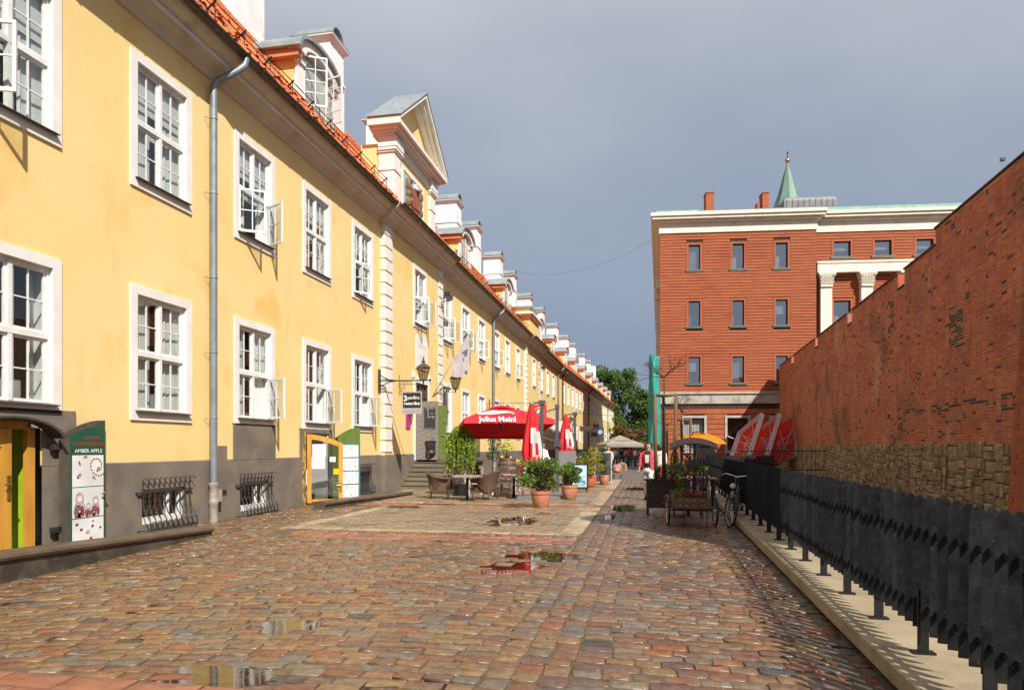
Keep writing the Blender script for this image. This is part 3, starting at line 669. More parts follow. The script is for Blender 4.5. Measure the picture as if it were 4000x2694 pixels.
# snow guards
def guard(y0, y1, T=None):
    g = MB(T)
    for k_ in range(3):
        p = RO+U*.55+NN*(.10+.1*k_); g.tube([(p.x,y0,p.z),(p.x,y1,p.z)], .013, 5)
    y = y0+.3
    while y < y1:
        p = RO+U*.55; g.beam((p.x,y,p.z), tuple(p+NN*.36+Vector((0,y,0))), .035, .02); g.beam(tuple(p+U*-.35+Vector((0,y,0))+NN*.02), tuple(p+NN*.3+Vector((0,y,0))), .025, .012); y += 1.05
    g.build('snow_guard', m_iron, roof if T is None else fr_)
guard(6, 22.2); guard(30.5, 51); guard(59.5, 72); guard(1, 76, TF)
# dormers
def dormer(yc, T=None, op=False):
    x0 = -.38; xb = -2.9; b = MB(T)
    d = MB(T).box(xb, yc-1.02, 11.1, x0, yc+1.02, 12.62).build('dormer', m_yel, bld)
    arc = lambda r_, rise, z0: [(yc+r_*math.cos(t), z0+rise*math.sin(t)) for t in [math.pi*i/14 for i in range(15)]]
    o, i_ = arc(1.36,.62,12.62), arc(1.28,.55,12.6)
    b = MB(T); b.loft([[(x, y_, z_) for y_, z_ in o]+[(x, y_, z_) for y_, z_ in i_[::-1]] for x in (x0+.34, xb)]); b.build('dormer_roof', m_zinc, d, 2)
    b = MB(T); o, i_ = arc(1.27,.54,12.6), arc(.86,.36,12.56)
    b.loft([[(x, y_, z_) for y_, z_ in o]+[(x, y_, z_) for y_, z_ in i_[::-1]] for x in (x0+.24, x0-.1)]); b.build('arched_cornice', m_white, d, 2)
    b = MB(T)
    for s_ in (-1, 1): b.box(xb+.4, yc+s_*1.02, 12.40, x0+.2, yc+s_*1.24, 12.66)
    b.build('side_cornice', m_terr, d)
    b = MB(T)
    for s_ in (-1, 1):
        b.box(x0, yc+s_*.72, 11.25, x0+.09, yc+s_*1.05, 12.45); b.box(x0, yc+s_*.68, 12.34, x0+.14, yc+s_*1.1, 12.5)
        b.prism([(x0,yc+s_*.98,11.15),(x0,yc+s_*1.38,11.15),(x0,yc+s_*1.36,11.35),(x0,yc+s_*1.2,11.6),(x0,yc+s_*1.1,11.95),(x0,yc+s_*.98,12.0)], (.1,0,0))
    b.box(x0,yc-.72,11.2,x0+.1,yc+.72,11.28); b.build('pilaster', m_white, d)
    b = MB(T).add([(x0+.012,yc-.7,11.28),(x0+.012,yc+.7,11.28),(x0+.012,yc+.7,12.75),(x0+.012,yc-.7,12.75)], [(0,1,2,3)]); b.build('opening', m_room, d)
    lf = leaf_mb(.66, 1.42, 2, 4); pn = MB().add([(0,.045,.05),(0,.615,.05),(0,.615,1.38),(0,.045,1.38)], [(0,1,2,3)])
    for s_, an in ((-1, R(62) if op else R(3)), (1, R(75) if op else R(3))):
        for q, nm, mt in ((lf, 'casement', m_whitep), (pn, 'pane', m_glass)):
            ob_ = q.build(nm, mt, d); p0 = Vector((x0+.05, yc+s_*.67, 11.3)); rz = -an if s_ < 0 else -(math.pi-an)
            if T is not None: p0 = T @ p0; rz += AF
            ob_.location = p0; ob_.rotation_euler = (0,0,rz)
dormer(18.55, op=True)
for y in (7.2, 35.4, 46.6, 61.5, 70.5): dormer(y)
for y in (7,16,25,34,43,52,61,70): dormer(y, TF)
# chimneys
def chimney(y1, T=None, sx=1.5, sy=1.25, top=17.85):
    b = MB(T); x0, x1, y0 = -3.0-sx, -3.0, y1-sy
    b.box(x0,y0,12.6,x1,y1,16.35).box(x0-.05,y0-.05,16.35,x1+.05,y1+.05,16.42).box(x0+.02,y0+.02,16.42,x1-.02,y1-.02,top-.25)
    b.loft([[(x0-d,y0-d,z),(x1+d,y0-d,z),(x1+d,y1+d,z),(x0-d,y1+d,z)] for d, z in ((-.02,top-.25),(.06,top-.16),(.16,top-.06),(.17,top))])
    c_ = b.build('chimney', m_chim, bld)
    k = MB(T); n = 10; ym, rr = (y0+y1)/2, (y1-y0)/2-.12
    k.box(x0-.18,y0-.18,top,x1+.18,y1+.18,top+.035)
    for xx in (x0+.1, x1-.16): k.box(xx, y0+.1, top+.03, xx+.06, y1-.1, top+.2)
    k.loft([[(xx, ym+rr*math.cos(t), top+.16+.42*math.sin(t)) for t in [math.pi*i/n for i in range(n+1)]]+[(xx, ym+(rr-.04)*math.cos(t), top+.16+.38*math.sin(t)) for t in [math.pi-math.pi*i/n for i in range(n+1)]] for xx in (x0-.05, x1+.05)])
    k.build('chimney_cap', m_zinc, c_, 2)
chimney(20.3, sx=2.0, sy=1.6, top=19.5)
for y in (26.3, 33.2, 44.6, 50.1, 58.2, 64.5): chimney(y)
for y in (.6, 8.2, 19, 29, 37, 49.5, 59): chimney(y, TF, top=17.7)
MB(TF).box(-4,64.5,14,-2.8,66,17.8).build('chimney', m_chim, bld)
# downpipes
def downpipe(y, dark=False, T=None, x=0):
    b = MB(T); m = m_gut if dark else m_pipe
    b.tube([(.68+x,y+.35,10.05),(.66+x,y+.33,9.88),(.55+x,y+.25,9.74),(.2+x,y+.06,9.46),(.13+x,y,9.3),(.13+x,y,9.1),(.13+x,y,.74)], .075, 12)
    for z in (8.6,7.0,5.2,3.6,2.2): b.lathe([(.082,0),(.086,.02),(.082,.04)], 12, (.13+x,y,z)); b.tube([(.13+x,y-.08,z),(.02+x,y-.16,z)], .008, 4)
    o = b.build('downpipe', m, bld, 2)
    b = MB(T); b.lathe([(.09,-.05),(.09,.36),(.1,.38),(.1,.44),(.092,.46),(.092,.74),(.105,.76),(.105,.82),(.08,.83)], 14, (.13+x,y,0)); b.box(.13+x,y+.05,.42,.2+x,y+.2,.68); b.build('pipe_foot', m_pipeb, o, 2)
downpipe(13.12); downpipe(40.5); downpipe(71.6); downpipe(2.0, True, TF); downpipe(27, True, TF); downpipe(60, True, TF); downpipe(76.5, False, TF)
# pediment gable on the first projecting bay
g = MB(); x = .2; y0, y1 = 23.4, 28.2
gb = g.box(-1.0,y0,9.9,x,y1,12.6).build('gable', m_yel, bld)
for ya, yb in ((y0-.03,y0+.62),(y1-.62,y1+.03)):
    b = MB()
    b.box(-.3 if ya < 24 else x-.1,ya,10.2,x+.1,yb,12.3); b.box(-.3,ya-.03,11.6,x+.13,yb+.03,11.68); b.box(-.34,ya-.05,10.15,x+.16,yb+.05,10.55)
    for k_, (d, z0, z1) in enumerate(((.05,12.25,12.32),(.09,12.32,12.4),(.05,12.4,12.45))): b.box(-.3,ya-d,z0,x+.1+d,yb+d,z1)
    b.box(-.3,ya-.08,12.45,x+.2,yb+.08,12.8)
    b.build('pilaster', m_white, gb)
b = MB(); b.box(-.2,y0+.1,12.455,x+.06,y1-.1,12.79)
for d, z0, z1 in ((.14,12.8,12.9),(.24,12.9,12.97),(.36,12.97,13.06),(.5,13.06,13.2)): b.box(-.45-d*.2,y0-d,z0,x+d,y1+d,z1)
b.build('entablature', m_corn if 0 else m_white, gb)
ym = (y0+y1)/2; za = 15.35; b = MB()
for (w_, h0, h1, xo) in ((.52,0,.16,.5),(.34,-.16,0,.36),(.2,-.3,-.16,.2)):
    for s_ in (-1, 1):
        P0 = Vector((0, ym+s_*(y1-y0+1.0)/2, 13.2)); P1 = Vector((0, ym, za)); dn = (P1-P0).normalized(); nn = Vector((0,-dn.z*s_*-1,abs(dn.y)))
        pl = [P0+Vector((0,0,h0)), P0+Vector((0,0,h1)), P1+Vector((0,0,h1)), P1+Vector((0,0,h0))]
        b.prism([(-.3 if xo < .5 else -.55, p.y, max(p.z, 13.2 if h0 >= 0 else 13.201)) for p in pl], (x+xo+(.3 if xo < .5 else .55), 0, 0))
b.build('raking_cornice', m_white, gb)
MB().prism([(-.5,y0,13.19),(-.5,y1,13.19),(-.5,ym,15.1)], (x+.45,0,0)).build('tympanum', m_yel, gb)
b = MB()
for s_ in (-1, 1):
    yy = ym+s_*((y1-y0+1.0)/2+.06); b.add([(x+.55,yy,13.34),(-.6,yy,13.34),(-.6,ym,za+.2),(x+.55,ym,za+.2)], [(0,1,2,3)])
b.build('gable_roof', m_zinc, gb)
# coat of arms panel
py0, py1, pz0, pz1 = 24.4, 26.9, 10.55, 12.2
b = MB(); b.box(x-.02,py0,pz0-.1,x+.03,py0+.13,pz1).box(x-.02,py1-.13,pz0-.1,x+.03,py1,pz1).box(x-.02,py0+.13,pz1-.13,x+.03,py1-.13,pz1); fr2 = b.build('relief_frame', m_white, gb)
MB().add([(x+.006,py0+.13,pz0-.1),(x+.006,py1-.13,pz0-.1),(x+.006,py1-.13,pz1-.13),(x+.006,py0+.13,pz1-.13)], [(0,1,2,3)]).build('relief_ground', M('relief_blue', (.40,.50,.55), .8), gb)
m_rel = M('relief_stone', (.26,.175,.09), .8, (.11,.075,.04), 9, bump=.6, bscale=20); m_shield = M('relief_red', (.40,.10,.055), .7, (.26,.07,.04), 6)
b = MB(); cy = (py0+py1)/2
for s_ in (-1, 1):
    for dy, dz, ry, rz_ in ((.62,.2,.2,.24),(.7,.5,.22,.26),(.66,.82,.2,.24),(.56,1.1,.2,.22),(.5,1.36,.17,.17),(.42,1.0,.12,.3),(.78,1.15,.1,.25),(.45,.62,.1,.2)):
        n = 10; c_ = (cy+s_*dy, pz0+dz-.05)
        b.loft([[(x+.01+.16*math.sin(q), c_[0]+ry*math.cos(q)*math.cos(t), c_[1]+rz_*math.cos(q)*math.sin(t)) for t in [2*math.pi*i/n for i in range(n)]] for q in (0,.5,1.0,1.4)])
b.box(x,cy-.75,pz0-.08,x+.12,cy+.75,pz0+.05); b.build('relief_lions', m_rel, gb, 2)
b = MB(); b.prism([(x+.05,cy-.33,pz0+.4),(x+.05,cy-.2,pz0+.16),(x+.05,cy,pz0+.08),(x+.05,cy+.2,pz0+.16),(x+.05,cy+.33,pz0+.4),(x+.05,cy+.33,pz0+1.05),(x+.05,cy-.33,pz0+1.05)], (.1,0,0))
for dy in (-.24,-.08,.08,.24): b.box(x+.14,cy+dy-.05,pz0+.75,x+.18,cy+dy+.05,pz0+1.12)
b.box(x+.14,cy-.26,pz0+.35,x+.19,cy+.26,pz0+.78); b.build('shield', m_shield, gb)
b = MB(); b.lathe([(.2,0),(.22,.1),(.1,.2),(.05,.3)], 10, (x+.1,cy,pz0+1.06)); b.build('crown', M('relief_grey',(.5,.5,.52),.6), gb, True)
# second, lower gable
g2 = MB().box(-1.2,53.2,9.9,.2,57.4,11.9).build('gable', m_yel, bld); MB().box(-1.0,53.0,11.9,.35,57.6,12.05).box(-1.0,52.8,12.05,.5,57.8,12.2).build('gable_cornice', m_white, g2); MB().box(-1.2,53.8,12.2,.1,56.8,12.7).build('attic', m_yel, g2); MB().box(-1.3,53.6,12.7,.25,57,12.82).build('attic_cover', m_zinc, g2)

# ---------------------------------------------------------------- shop entrances in the plinth
m_oak = M('honey_wood', (.62,.32,.05), .4, (.48,.22,.035), 2.5, stretch=(4,4,.5), bump=.1)
m_oakworn = M('peeling_wood', (.55,.30,.07), .7, (.12,.13,.04), 9, (.45,.55), bump=.3)
m_lime = M('lime_wall', (.36,.50,.01), .6)
m_greend = M('green_boards', (.115,.17,.022), .55, (.09,.135,.02), 4, stretch=(6,6,.6), bump=.15)
m_greeng = M('shop_green', (.012,.075,.045), .5, (.015,.09,.05), 5)
m_teal = M('panel_teal', (.05,.19,.17), .5)
m_panel = M('print_white', (.80,.80,.77), .4)
m_pred = M('print_red', (.35,.05,.03), .5, (.20,.03,.03), 30); m_pdark = M('print_dark', (.10,.03,.04), .5, (.25,.16,.16), 25); m_pgrey = M('print_grey', (.55,.45,.45), .5, (.38,.26,.28), 30); m_tred = M('letter_red', (.50,.06,.02), .5); m_twhite = M('letter_white', (.85,.85,.82), .5); m_tblack = M('letter_black', (.02,.02,.02), .5)
m_brass = M('brass', (.45,.30,.08), .3, metal=.8)
dr = MB().box(-.06,8.74,-.25,.02,8.87,1.9).box(-.35,7.5,1.86,.015,8.74,1.98).build('door_frame', m_oak, bld, label='honey coloured wooden frame of the lime green shop entrance')
b = MB(); b.add([(-1.3,6.9,-.3),(-1.3,9.3,-.3),(-1.3,9.3,2.2),(-1.3,6.9,2.2)], [(0,1,2,3)]).add([(-.05,8.86,-.3),(-1.3,8.86,-.3),(-1.3,8.86,2.2),(-.05,8.86,2.2)], [(0,1,2,3)]).add([(0,6.9,-.25),(-1.3,6.9,-.25),(-1.3,9.3,-.25),(0,9.3,-.25)], [(0,1,2,3)]); b.build('lobby', m_lime, bld)
MB().tube([(-.5,8.9,.25),(-.9,8.1,1.0)], .035, 8).build('handrail', m_iron, bld, True)
d1 = MB(); d1.box(0,7.5,-.2,.06,7.62,1.86).box(0,8.28,-.2,.06,8.44,1.86).box(0,7.62,1.6,.06,8.28,1.86).box(0,7.62,-.2,.06,8.28,.1); d1 = d1.build('door', m_oak, bld)
b = MB(); b.box(.06,8.36,.82,.08,8.41,1.18).tube([(.07,8.38,1.05),(.13,8.38,1.05),(.13,8.27,1.05)], .012, 6); b.build('handle', m_brass, d1)
b = MB(); n = 14
arc = lambda r_, zc: [(8.28+r_*math.cos(t), zc+r_*math.sin(t)*.42) for t in [math.pi*.06+math.pi*.88*i/n for i in range(n+1)]]
o_, i_ = arc(.92,1.66), arc(.85,1.66); b.loft([[(x, q[0], q[1]) for q in o_]+[(x, q[0], q[1]) for q in i_[::-1]] for x in (.04,.30)]); b.build('hood', m_sill, bld, 2, label='dark curved metal hood above the shop entrance')
# jambs and basement windows
def basement(y0, y1, z0, z1, dolls=False):
    b = MB()
    for a_ in ((y0,y0+.07,z0,z1),(y1-.07,y1,z0,z1),(y0+.07,y1-.07,z1-.06,z1),(y0+.07,y1-.07,z0,z0+.12)): b.box(-.16,a_[0],a_[2],-.05,a_[1],a_[3])
    b.box(-.155,(y0+y1)/2+.2,z0+.12,-.06,(y0+y1)/2+.24,z1-.06)
    wo = b.build('basement_window', m_whitep, bld)
    MB().add([(-.11,y0+.07,z0+.1),(-.11,y1-.07,z0+.1),(-.11,y1-.07,z1-.05),(-.11,y0+.07,z1-.05)], [(0,1,2,3)]).build('pane', m_glass, wo)
    MB().add([(-.05,y0,z0),(-.05,y1,z0),(.031,y1,z0),(.031,y0,z0)], [(0,1,2,3)]).add([(-.05,y1,z0),(-.05,y1,z1),(.031,y1,z1),(.031,y1,z0)], [(0,1,2,3)]).build('reveal', m_plin, wo)
basement(11.12,12.35,.14,.80); basement(14.25,15.45,.10,.78)
rv = random.Random(3)
for i in range(11):
    h = rv.uniform(.12,.2) if i != 8 else .42; y = 11.22+i*.098; r_ = h*.23; x = W-.3-rv.uniform(0,.12)
    t = thing('nesting_doll', ('tall painted wooden doll standing behind the basement window grille' if i == 8 else '%s small painted doll from the left behind the first window grille' % ['leftmost','second','third','fourth','fifth','sixth','seventh','eighth','','ninth','tenth'][i]), 'doll', (x,y,.27), 0, 'painted dolls in the basement window')
    c_ = [(.55,.03,.02),(.6,.35,.02),(.5,.06,.02),(.08,.25,.3)][i % 4]
    MB().lathe([(r_*.8,0),(r_,h*.2),(r_*.98,h*.42),(r_*.68,h*.58)], 12).build('body', M('doll_%d' % (i % 4), c_, .3, tuple(v*.5 for v in c_), 40), t, True)
    MB().lathe([(r_*.68,h*.58),(r_*.75,h*.75),(r_*.6,h*.92),(.004,h)], 12).build('head', M('doll_head', (.6,.35,.1), .3, (.5,.1,.03), 50), t, True)
def grille(yc, z0, lab):
    t = thing('window_grille', lab, 'grille', (W+.03, yc, z0), 0, 'belly shaped iron grilles over basement windows')
    n = 10
    for i in range(n):
        y = -.66+i*1.32/(n-1)
        b = MB(); b.tube([(.14,y+.06,.90),(.10,y+.05,.93),(.06,y+.02,.94),(.05,y,.90),(.05,y,.62),(.06,y,.42),(.12,y,.26),(.2,y,.17),(.22,y,.06),(.22,y,-.02)], .012, 6); b.build('bar', m_iron, t, True)
        if i < n-1: MB().tube([(.22, y+.073+.06*math.cos(q), .06+.075*math.sin(q)) for q in [2*math.pi*k_/12 for k_ in range(12)]], .009, 5, closed=True).build('ring', m_iron, t, True)
    MB().box(.035,-.8,.66,.065,.74,.69).box(0,-.8,.665,.035,-.77,.685).box(0,.71,.665,.035,.74,.685).build('cross_bar', m_iron, t)
    MB().beam((0,-.74,-.03),(.22,-.66,-.03),.02).beam((.22,-.68,-.03),(.22,.68,-.03),.02).beam((0,.74,-.03),(.22,.66,-.03),.02).build('foot_bar', m_iron, t)
grille(11.75,.07,'iron grille over the basement window full of painted dolls'); grille(14.85,.04,'iron grille over the basement window right of the grey downpipe'); grille(21.1,.1,'iron grille right of the green shop shutter')
MB().add([(.035,20.6,.1),(.035,21.7,.1),(.035,21.7,.8),(.035,20.6,.8)], [(0,1,2,3)]).build('basement_window', m_dark, bld)
# big painted sign shutter
t = thing('sign_shutter', 'tall green and white souvenir shop sign shutter with jewellery pictures', 'sign', (W+.10, 9.22, 0)); t.scale = (1,1.1,1)
m_frm = M('shutter_frame', (.10,.085,.06), .6, (.07,.06,.045), 5)
top = lambda y: 1.78+.27*math.sin(min(1, y/.8)*math.pi/2)
pts = [(0,0,-.1)]+[(0,.83,-.1)]+[(0,y,top(y)) for y in (.83,.7,.55,.4,.25,.12,0)]; MB().prism(pts, (.03,0,0)).build('frame', m_frm, t)
pts = [(.031,.17,-.1)]+[(.031,.81,-.1)]+[(.031,y,top(y)-.09) for y in (.81,.65,.5,.35,.17)]; MB().prism(pts, (.006,0,0)).build('board', m_greeng, t)
for z0, z1 in ((-.1,.42),(.435,.93),(.945,1.46)): MB().box(.037,.2,z0,.041,.785,z1).build('picture', m_panel, t)
F = lambda y, z: frame((.0385, y, z), (0,1,0), (0,0,1))
text_mb('SUVENĪRI', .075, F(.56,1.745)).build('lettering', m_tred, t); text_mb('DZINTARĀBOLS', .078, F(.50,1.645)).build('lettering', m_tred, t); text_mb('AMBER APPLE', .085, F(.50,1.53), bold=.001).build('lettering', m_twhite, t)
def disc(b, c_, ry, rz_, rot=0, n=12, x=.0425, mi=0):
    vs = []
    for j in range(n):
        q = 2*math.pi*j/n; a_, d_ = ry*math.cos(q), rz_*math.sin(q); vs.append((x, c_[0]+a_*math.cos(rot)-d_*math.sin(rot), c_[1]+a_*math.sin(rot)+d_*math.cos(rot)))
    b.add(vs, [tuple(range(n))], mi)
b = MB()
for q in range(16): an = q*.42-.6; disc(b, (.62+.12*math.cos(an)+.004*q, 1.28+.12*math.sin(an)-.012*max(0,q-9)), .022, .012, an+1.57, mi=q % 2)
for c_, r_, a_ in (((.33,1.33),.04,2),((.32,1.12),.055,.8),((.68,1.22),.05,1),((.44,1.43),.04,.1),((.6,1.08),.04,-.7)): disc(b, c_, r_, r_*.5, a_); disc(b, (c_[0]+.01,c_[1]), r_*.6, r_*.25, a_, x=.0428, mi=2)
for c_, r_ in (((.28,.33),.03),((.36,.24),.03),((.48,.19),.04),((.57,.28),.03),((.58,.36),.02),((.72,.24),.025),((.54,.08),.03),((.34,.02),.03),((.62,.03),.025)): disc(b, c_, r_, r_*.8, .5, mi=0 if r_ < .035 else 2)
b.build('jewellery_print', [m_pred, m_pdark, m_pgrey], t, kind='stuff')
b = MB()
for cy, z0, h in ((.33,.44,.42),(.63,.44,.34),(.49,.44,.24),(.33,.44,.14),(.60,.44,.1)):
    b.add([(.0425,cy+y*h,z0+z*h) for y, z in ((-.2,0),(.2,0),(.27,.25),(.24,.45),(.17,.58),(.19,.75),(.14,.92),(0,1),(-.14,.92),(-.19,.75),(-.17,.58),(-.24,.45),(-.27,.25))], [tuple(range(13))], 0)
    b.add([(.0428,cy+y*h,z0+z*h) for y, z in ((-.2,0),(.0,.0),(.05,.5),(-.15,.5),(-.24,.25))], [tuple(range(5))], 1); disc(b, (cy,z0+h*.74), h*.11, h*.12, 0, x=.0429, mi=2); disc(b, (cy+h*.12,z0+h*.25), h*.08, h*.2, .2, x=.0429, mi=3)
b.build('doll_print', [m_pgrey, m_pdark, m_panel, m_pred], t)
b = MB(); b.tube([(.05,.80,.82),(.09,.80,.82),(.09,.70,.80)], .012, 6); b.build('handle', m_brass, t)
for z in (.25,1.55): MB().box(-.02,-.14,z,.03,.02,z+.09).build('hinge', m_iron, t)
# second shop entrance (y 17.3 - 18.7)
MB().box(-.3,17.16,-.1,.06,17.30,2.02).build('door_post', m_oakworn, bld, label='peeling yellow and green door post')
b = MB(); b.add([(-1.0,16.8,-.2),(-1.0,19.2,-.2),(-1.0,19.2,2.1),(-1.0,16.8,2.1)], [(0,1,2,3)]).add([(0,18.72,-.2),(-1,18.72,-.2),(-1,18.72,2.1),(0,18.72,2.1)], [(0,1,2,3)]); b.build('lobby', m_white, bld)
dl = thing('glazed_door', 'open honey wood glazed shop door with white notices taped on', 'door', (W+.06,17.36,.05), R(-62))
b = MB(); b.box(-.025,0,0,.025,.12,1.78).box(-.025,.84,0,.025,.96,1.62)
n = 10; o_ = [(.96*i/n, 1.90-.26*(i/n)**1.7) for i in range(n+1)]; b.prism([(-.024,y_,z_) for y_, z_ in o_]+[(-.024,y_,z_-.14) for y_, z_ in o_[::-1]], (.048,0,0)); b.box(-.023,.12,0,.023,.84,.1); b.build('frame', m_oak, dl)
MB().add([(0,.1,.08),(0,.86,.08),(0,.86,1.6),(0,.4,1.72),(0,.1,1.76)], [(0,1,2,3,4)]).build('pane', glass_mat('door_glass', (.45,.47,.46), .02, .12), dl)

for y0, z0, y1, z1, m_ in ((.14,1.28,.50,1.62,m_panel),(.12,.94,.48,1.27,m_panel)): 
    nb = MB(); nb.box(.028,y0,z0,.034,y1,z1); no = nb.build('notice', m_, dl)
    lb = MB()
    for k_ in range(4): lb.box(.0345,y0+.08,z0+.08+.045*k_,.036,y1-.08,z0+.088+.045*k_)
    lb.build('print_lines', m_pgrey, no)
MB().box(.028,.60,1.13,.034,.76,1.27).build('notice', m_panel, dl); MB().box(.028,.70,.78,.034,.84,.94).build('sticker', M('sticker_yellow', (.75,.55,0), .4), dl)
b = MB(); b.box(.026,.87,.3,.045,.92,.56).tube([(.04,.9,.48),(.08,.9,.48),(.08,.78,.48)], .013, 6); b.build('handle', m_brass, dl)
gs = thing('green_shutter', 'green arched shutter with white jewellery picture panels', 'shutter', (W+.08,18.8,.05), R(-42))
b = MB(); n = 8; o_ = [(.9*i/n, 1.72+.42*math.sin(i/n*math.pi/2)) for i in range(n+1)]; b.prism([(-.02,0,0),(-.02,.9,0)]+[(-.02,y_,z_) for y_, z_ in o_[::-1]], (.04,0,0)); b.build('board', m_greend, gs)
for i in range(4): MB().box(.0265,.32,.04+.40*i,.032,.84,.40+.40*i).build('picture', m_panel, gs)
MB().box(.0215,.26,.0,.026,.90,1.66).build('panel_frame', m_teal, gs)
b = MB(); rr = random.Random(5)
for i in range(3):
    for _ in range(10): disc(b, (.38+rr.random()*.4, .08+.40*i+rr.random()*.28), .025, .012, rr.random()*3, x=.0335)
for q in range(26): an = q*.45; r_ = .05+.006*q; disc(b, (.58+r_*math.cos(an), 1.43+r_*math.sin(an)*.85), .011, .011, 0, x=.0335)
b.build('jewellery_print', m_pred, gs, kind='stuff')
# low stone walls in front of the shops
m_cope = M('wet_brown_stone', (.125,.085,.055), .5, (.085,.06,.04), 2.5, bump=.35, bscale=25, rvar=.2); m_pbase = M('wet_render', (.12,.095,.065), .6, (.07,.055,.04), 2, bump=.3, stain=(2.2,.5,.62,(.045,.036,.028)))
def lowwall(pts, lab, tops, wdt=.34):
    t = thing('low_wall', lab, 'wall', (pts[0][0], pts[0][1], 0), 0, 'low wet stone kerb walls by the shop entrances'); ox, oy = pts[0]; n = len(pts)
    MB().loft([[(x-ox,y-oy,-.2),(x-ox-wdt+.04,y-oy,-.2),(x-ox-wdt+.04,y-oy,h-.09),(x-ox,y-oy,h-.09)] for (x, y), h in zip(pts, tops)]).build('base', m_pbase, t)
    nn = 1 if n < 3 else n-1
    for (p, h), (q, g_) in zip(zip(pts, tops), list(zip(pts, tops))[1:]):
        MB().loft([[(p_[0]-ox+dx, p_[1]-oy, hh+dz) for dx, dz in ((.0,-.10),(.035,-.085),(.05,-.05),(.035,-.012),(0,0),(-wdt+.02,0),(-wdt-.01,-.012),(-wdt-.02,-.05),(-wdt,-.09))] for p_, hh in ((( p[0],p[1]), h), ((q[0],q[1]-.006), g_))]).build('coping', m_cope, t, 2)
lowwall([(-7.32,5.2),(-7.42,7.0),(-7.56,9.0),(-7.66,11.0)], 'long low wet stone wall before the souvenir shop', [.40,.34,.25,.17]); lowwall([(-8.02,16.1),(-7.9,18.0),(-7.8,20.0),(-7.74,21.9)], 'low stone kerb wall below the honey coloured shop door', [.20,.18,.14,.10])

# ---------------------------------------------------------------- restaurant stairs, door, signs
m_step = M('sandstone_step', (.165,.125,.075), .65, (.105,.085,.055), 3, bump=.3, stretch=(.6,2,2))
st = thing('entrance_stairs', 'worn sandstone stairs rising along the yellow wall', 'stairs', (W+.18, 24.4, 0))
for i in range(6): MB().box(0,.30*i,-.05,1.75,.30*i+.36,.165*(i+1)-.03).build('riser', m_plin, st); MB().box(0,.30*i-.03,.165*(i+1)-.03,1.80,.30*i+.37,.165*(i+1)).build('step', m_step, st)
b = MB().box(0,2.14,-.05,1.8,5.6,.95); b.build('landing', m_plin, st); MB().box(0,2.17,.95,1.92,5.7,1.06).build('landing_slab', m_step, st)
MB().box(1.80,1.0,-.05,2.25,2.1,.80).build('cheek_block', m_plin, st); MB().box(1.78,.95,.80,2.3,2.15,.90).build('cheek_coping', m_step, st)
for k_ in range(9):
    for j in range(2): MB().box(2.26+.16*j-.04*(k_ % 2),2.0,.02+.085*k_,2.26+.15+.16*j-.04*(k_ % 2),2.2,.095+.085*k_).build('brick', m_newb, st)
MB().box(2.2,2.2,-.05,2.6,2.5,.78).build('brick_core', m_newm, st)
b = MB(); b.box(1.72,3.6,1.06,1.84,3.72,2.1).box(1.68,3.56,1.06,1.88,3.76,1.14).box(1.69,3.57,2.05,1.87,3.75,2.12); b.build('railing_post', m_iron, st)
for i in range(11): MB().box(1.77,3.80+.13*i,1.15,1.79,3.82+.13*i,1.95).build('baluster', m_iron, st)
MB().box(1.76,3.74,1.94,1.80,5.3,1.98).build('handrail', m_iron, st); MB().box(1.765,3.74,1.13,1.795,5.3,1.15).build('bottom_rail', m_iron, st)
# door surround and leaves
m_oldw = M('grey_boards', (.235,.205,.175), .75, (.15,.13,.11), 4, stretch=(3,3,9), bump=.3, bscale=30); m_brownw = M('brown_lattice', (.12,.065,.035), .6)
ds = MB().box(.15,25.85,1.06,.19,26.07,4.42).box(.15,27.63,1.06,.19,27.85,4.42).box(.15,26.07,4.18,.19,27.63,4.42).box(.15,25.7,4.35,.2,26.0,4.6).box(.15,27.7,4.35,.2,28.0,4.6).build('door_surround', m_white, bld)
b = MB()
for y0, y1 in ((26.07,26.14),(27.56,27.63),(26.81,26.89)): b.box(.02,y0,3.2,.12,y1,4.18)
for z0 in (3.2,3.62,4.08): b.box(.03,26.07,z0,.11,27.63,z0+.06)
for y0 in (26.45,27.2): b.box(.04,y0,3.2,.1,y0+.03,4.18)
b.build('transom_window', m_brownw, ds); MB().add([(.06,26.07,3.2),(.06,27.63,3.2),(.06,27.63,4.18),(.06,26.07,4.18)], [(0,1,2,3)]).build('pane', m_glass, ds)
MB().add([(-.6,25.5,1.0),(-.6,28.2,1.0),(-.6,28.2,4.4),(-.6,25.5,4.4)], [(0,1,2,3)]).build('interior', m_dark, bld)
def clip(poly, ax, v, keep_gt):
    r_ = []
    for i, p in enumerate(poly):
        q = poly[(i+1) % len(poly)]; a_, c_ = (p[ax]-v)*(1 if keep_gt else -1), (q[ax]-v)*(1 if keep_gt else -1)
        if a_ >= 0: r_.append(p)
        if a_*c_ < 0: u = a_/(a_-c_); r_.append((p[0]+(q[0]-p[0])*u, p[1]+(q[1]-p[1])*u))
    return r_
gd = thing('plank_door', 'open weathered grey door with diagonal planks and chalk menu', 'door', (W+.19,26.1,1.07), R(-72))
MB().box(-.02,0,0,.012,.88,2.35).build('door_core', m_brownw, gd)
for k_ in range(-7, 16):
    pl = [(-.2,k_*.185-.1),(1.2,k_*.185+.52),(1.2,k_*.185+.52+.175),(-.2,k_*.185+.075)]
    for ax, v, g_ in ((0,.01,True),(0,.87,False),(1,.01,True),(1,2.34,False)):
        pl = clip(pl, ax, v, g_) if len(pl) > 2 else pl
    if len(pl) > 2: MB().prism([(.013,p[0],p[1]) for p in pl], (.017,0,0)).build('plank', m_oldw, gd)
mbd = thing('menu_board', 'black chalk menu board hung on the grey plank door', 'board', (W+.19,26.1,1.07), R(-72))
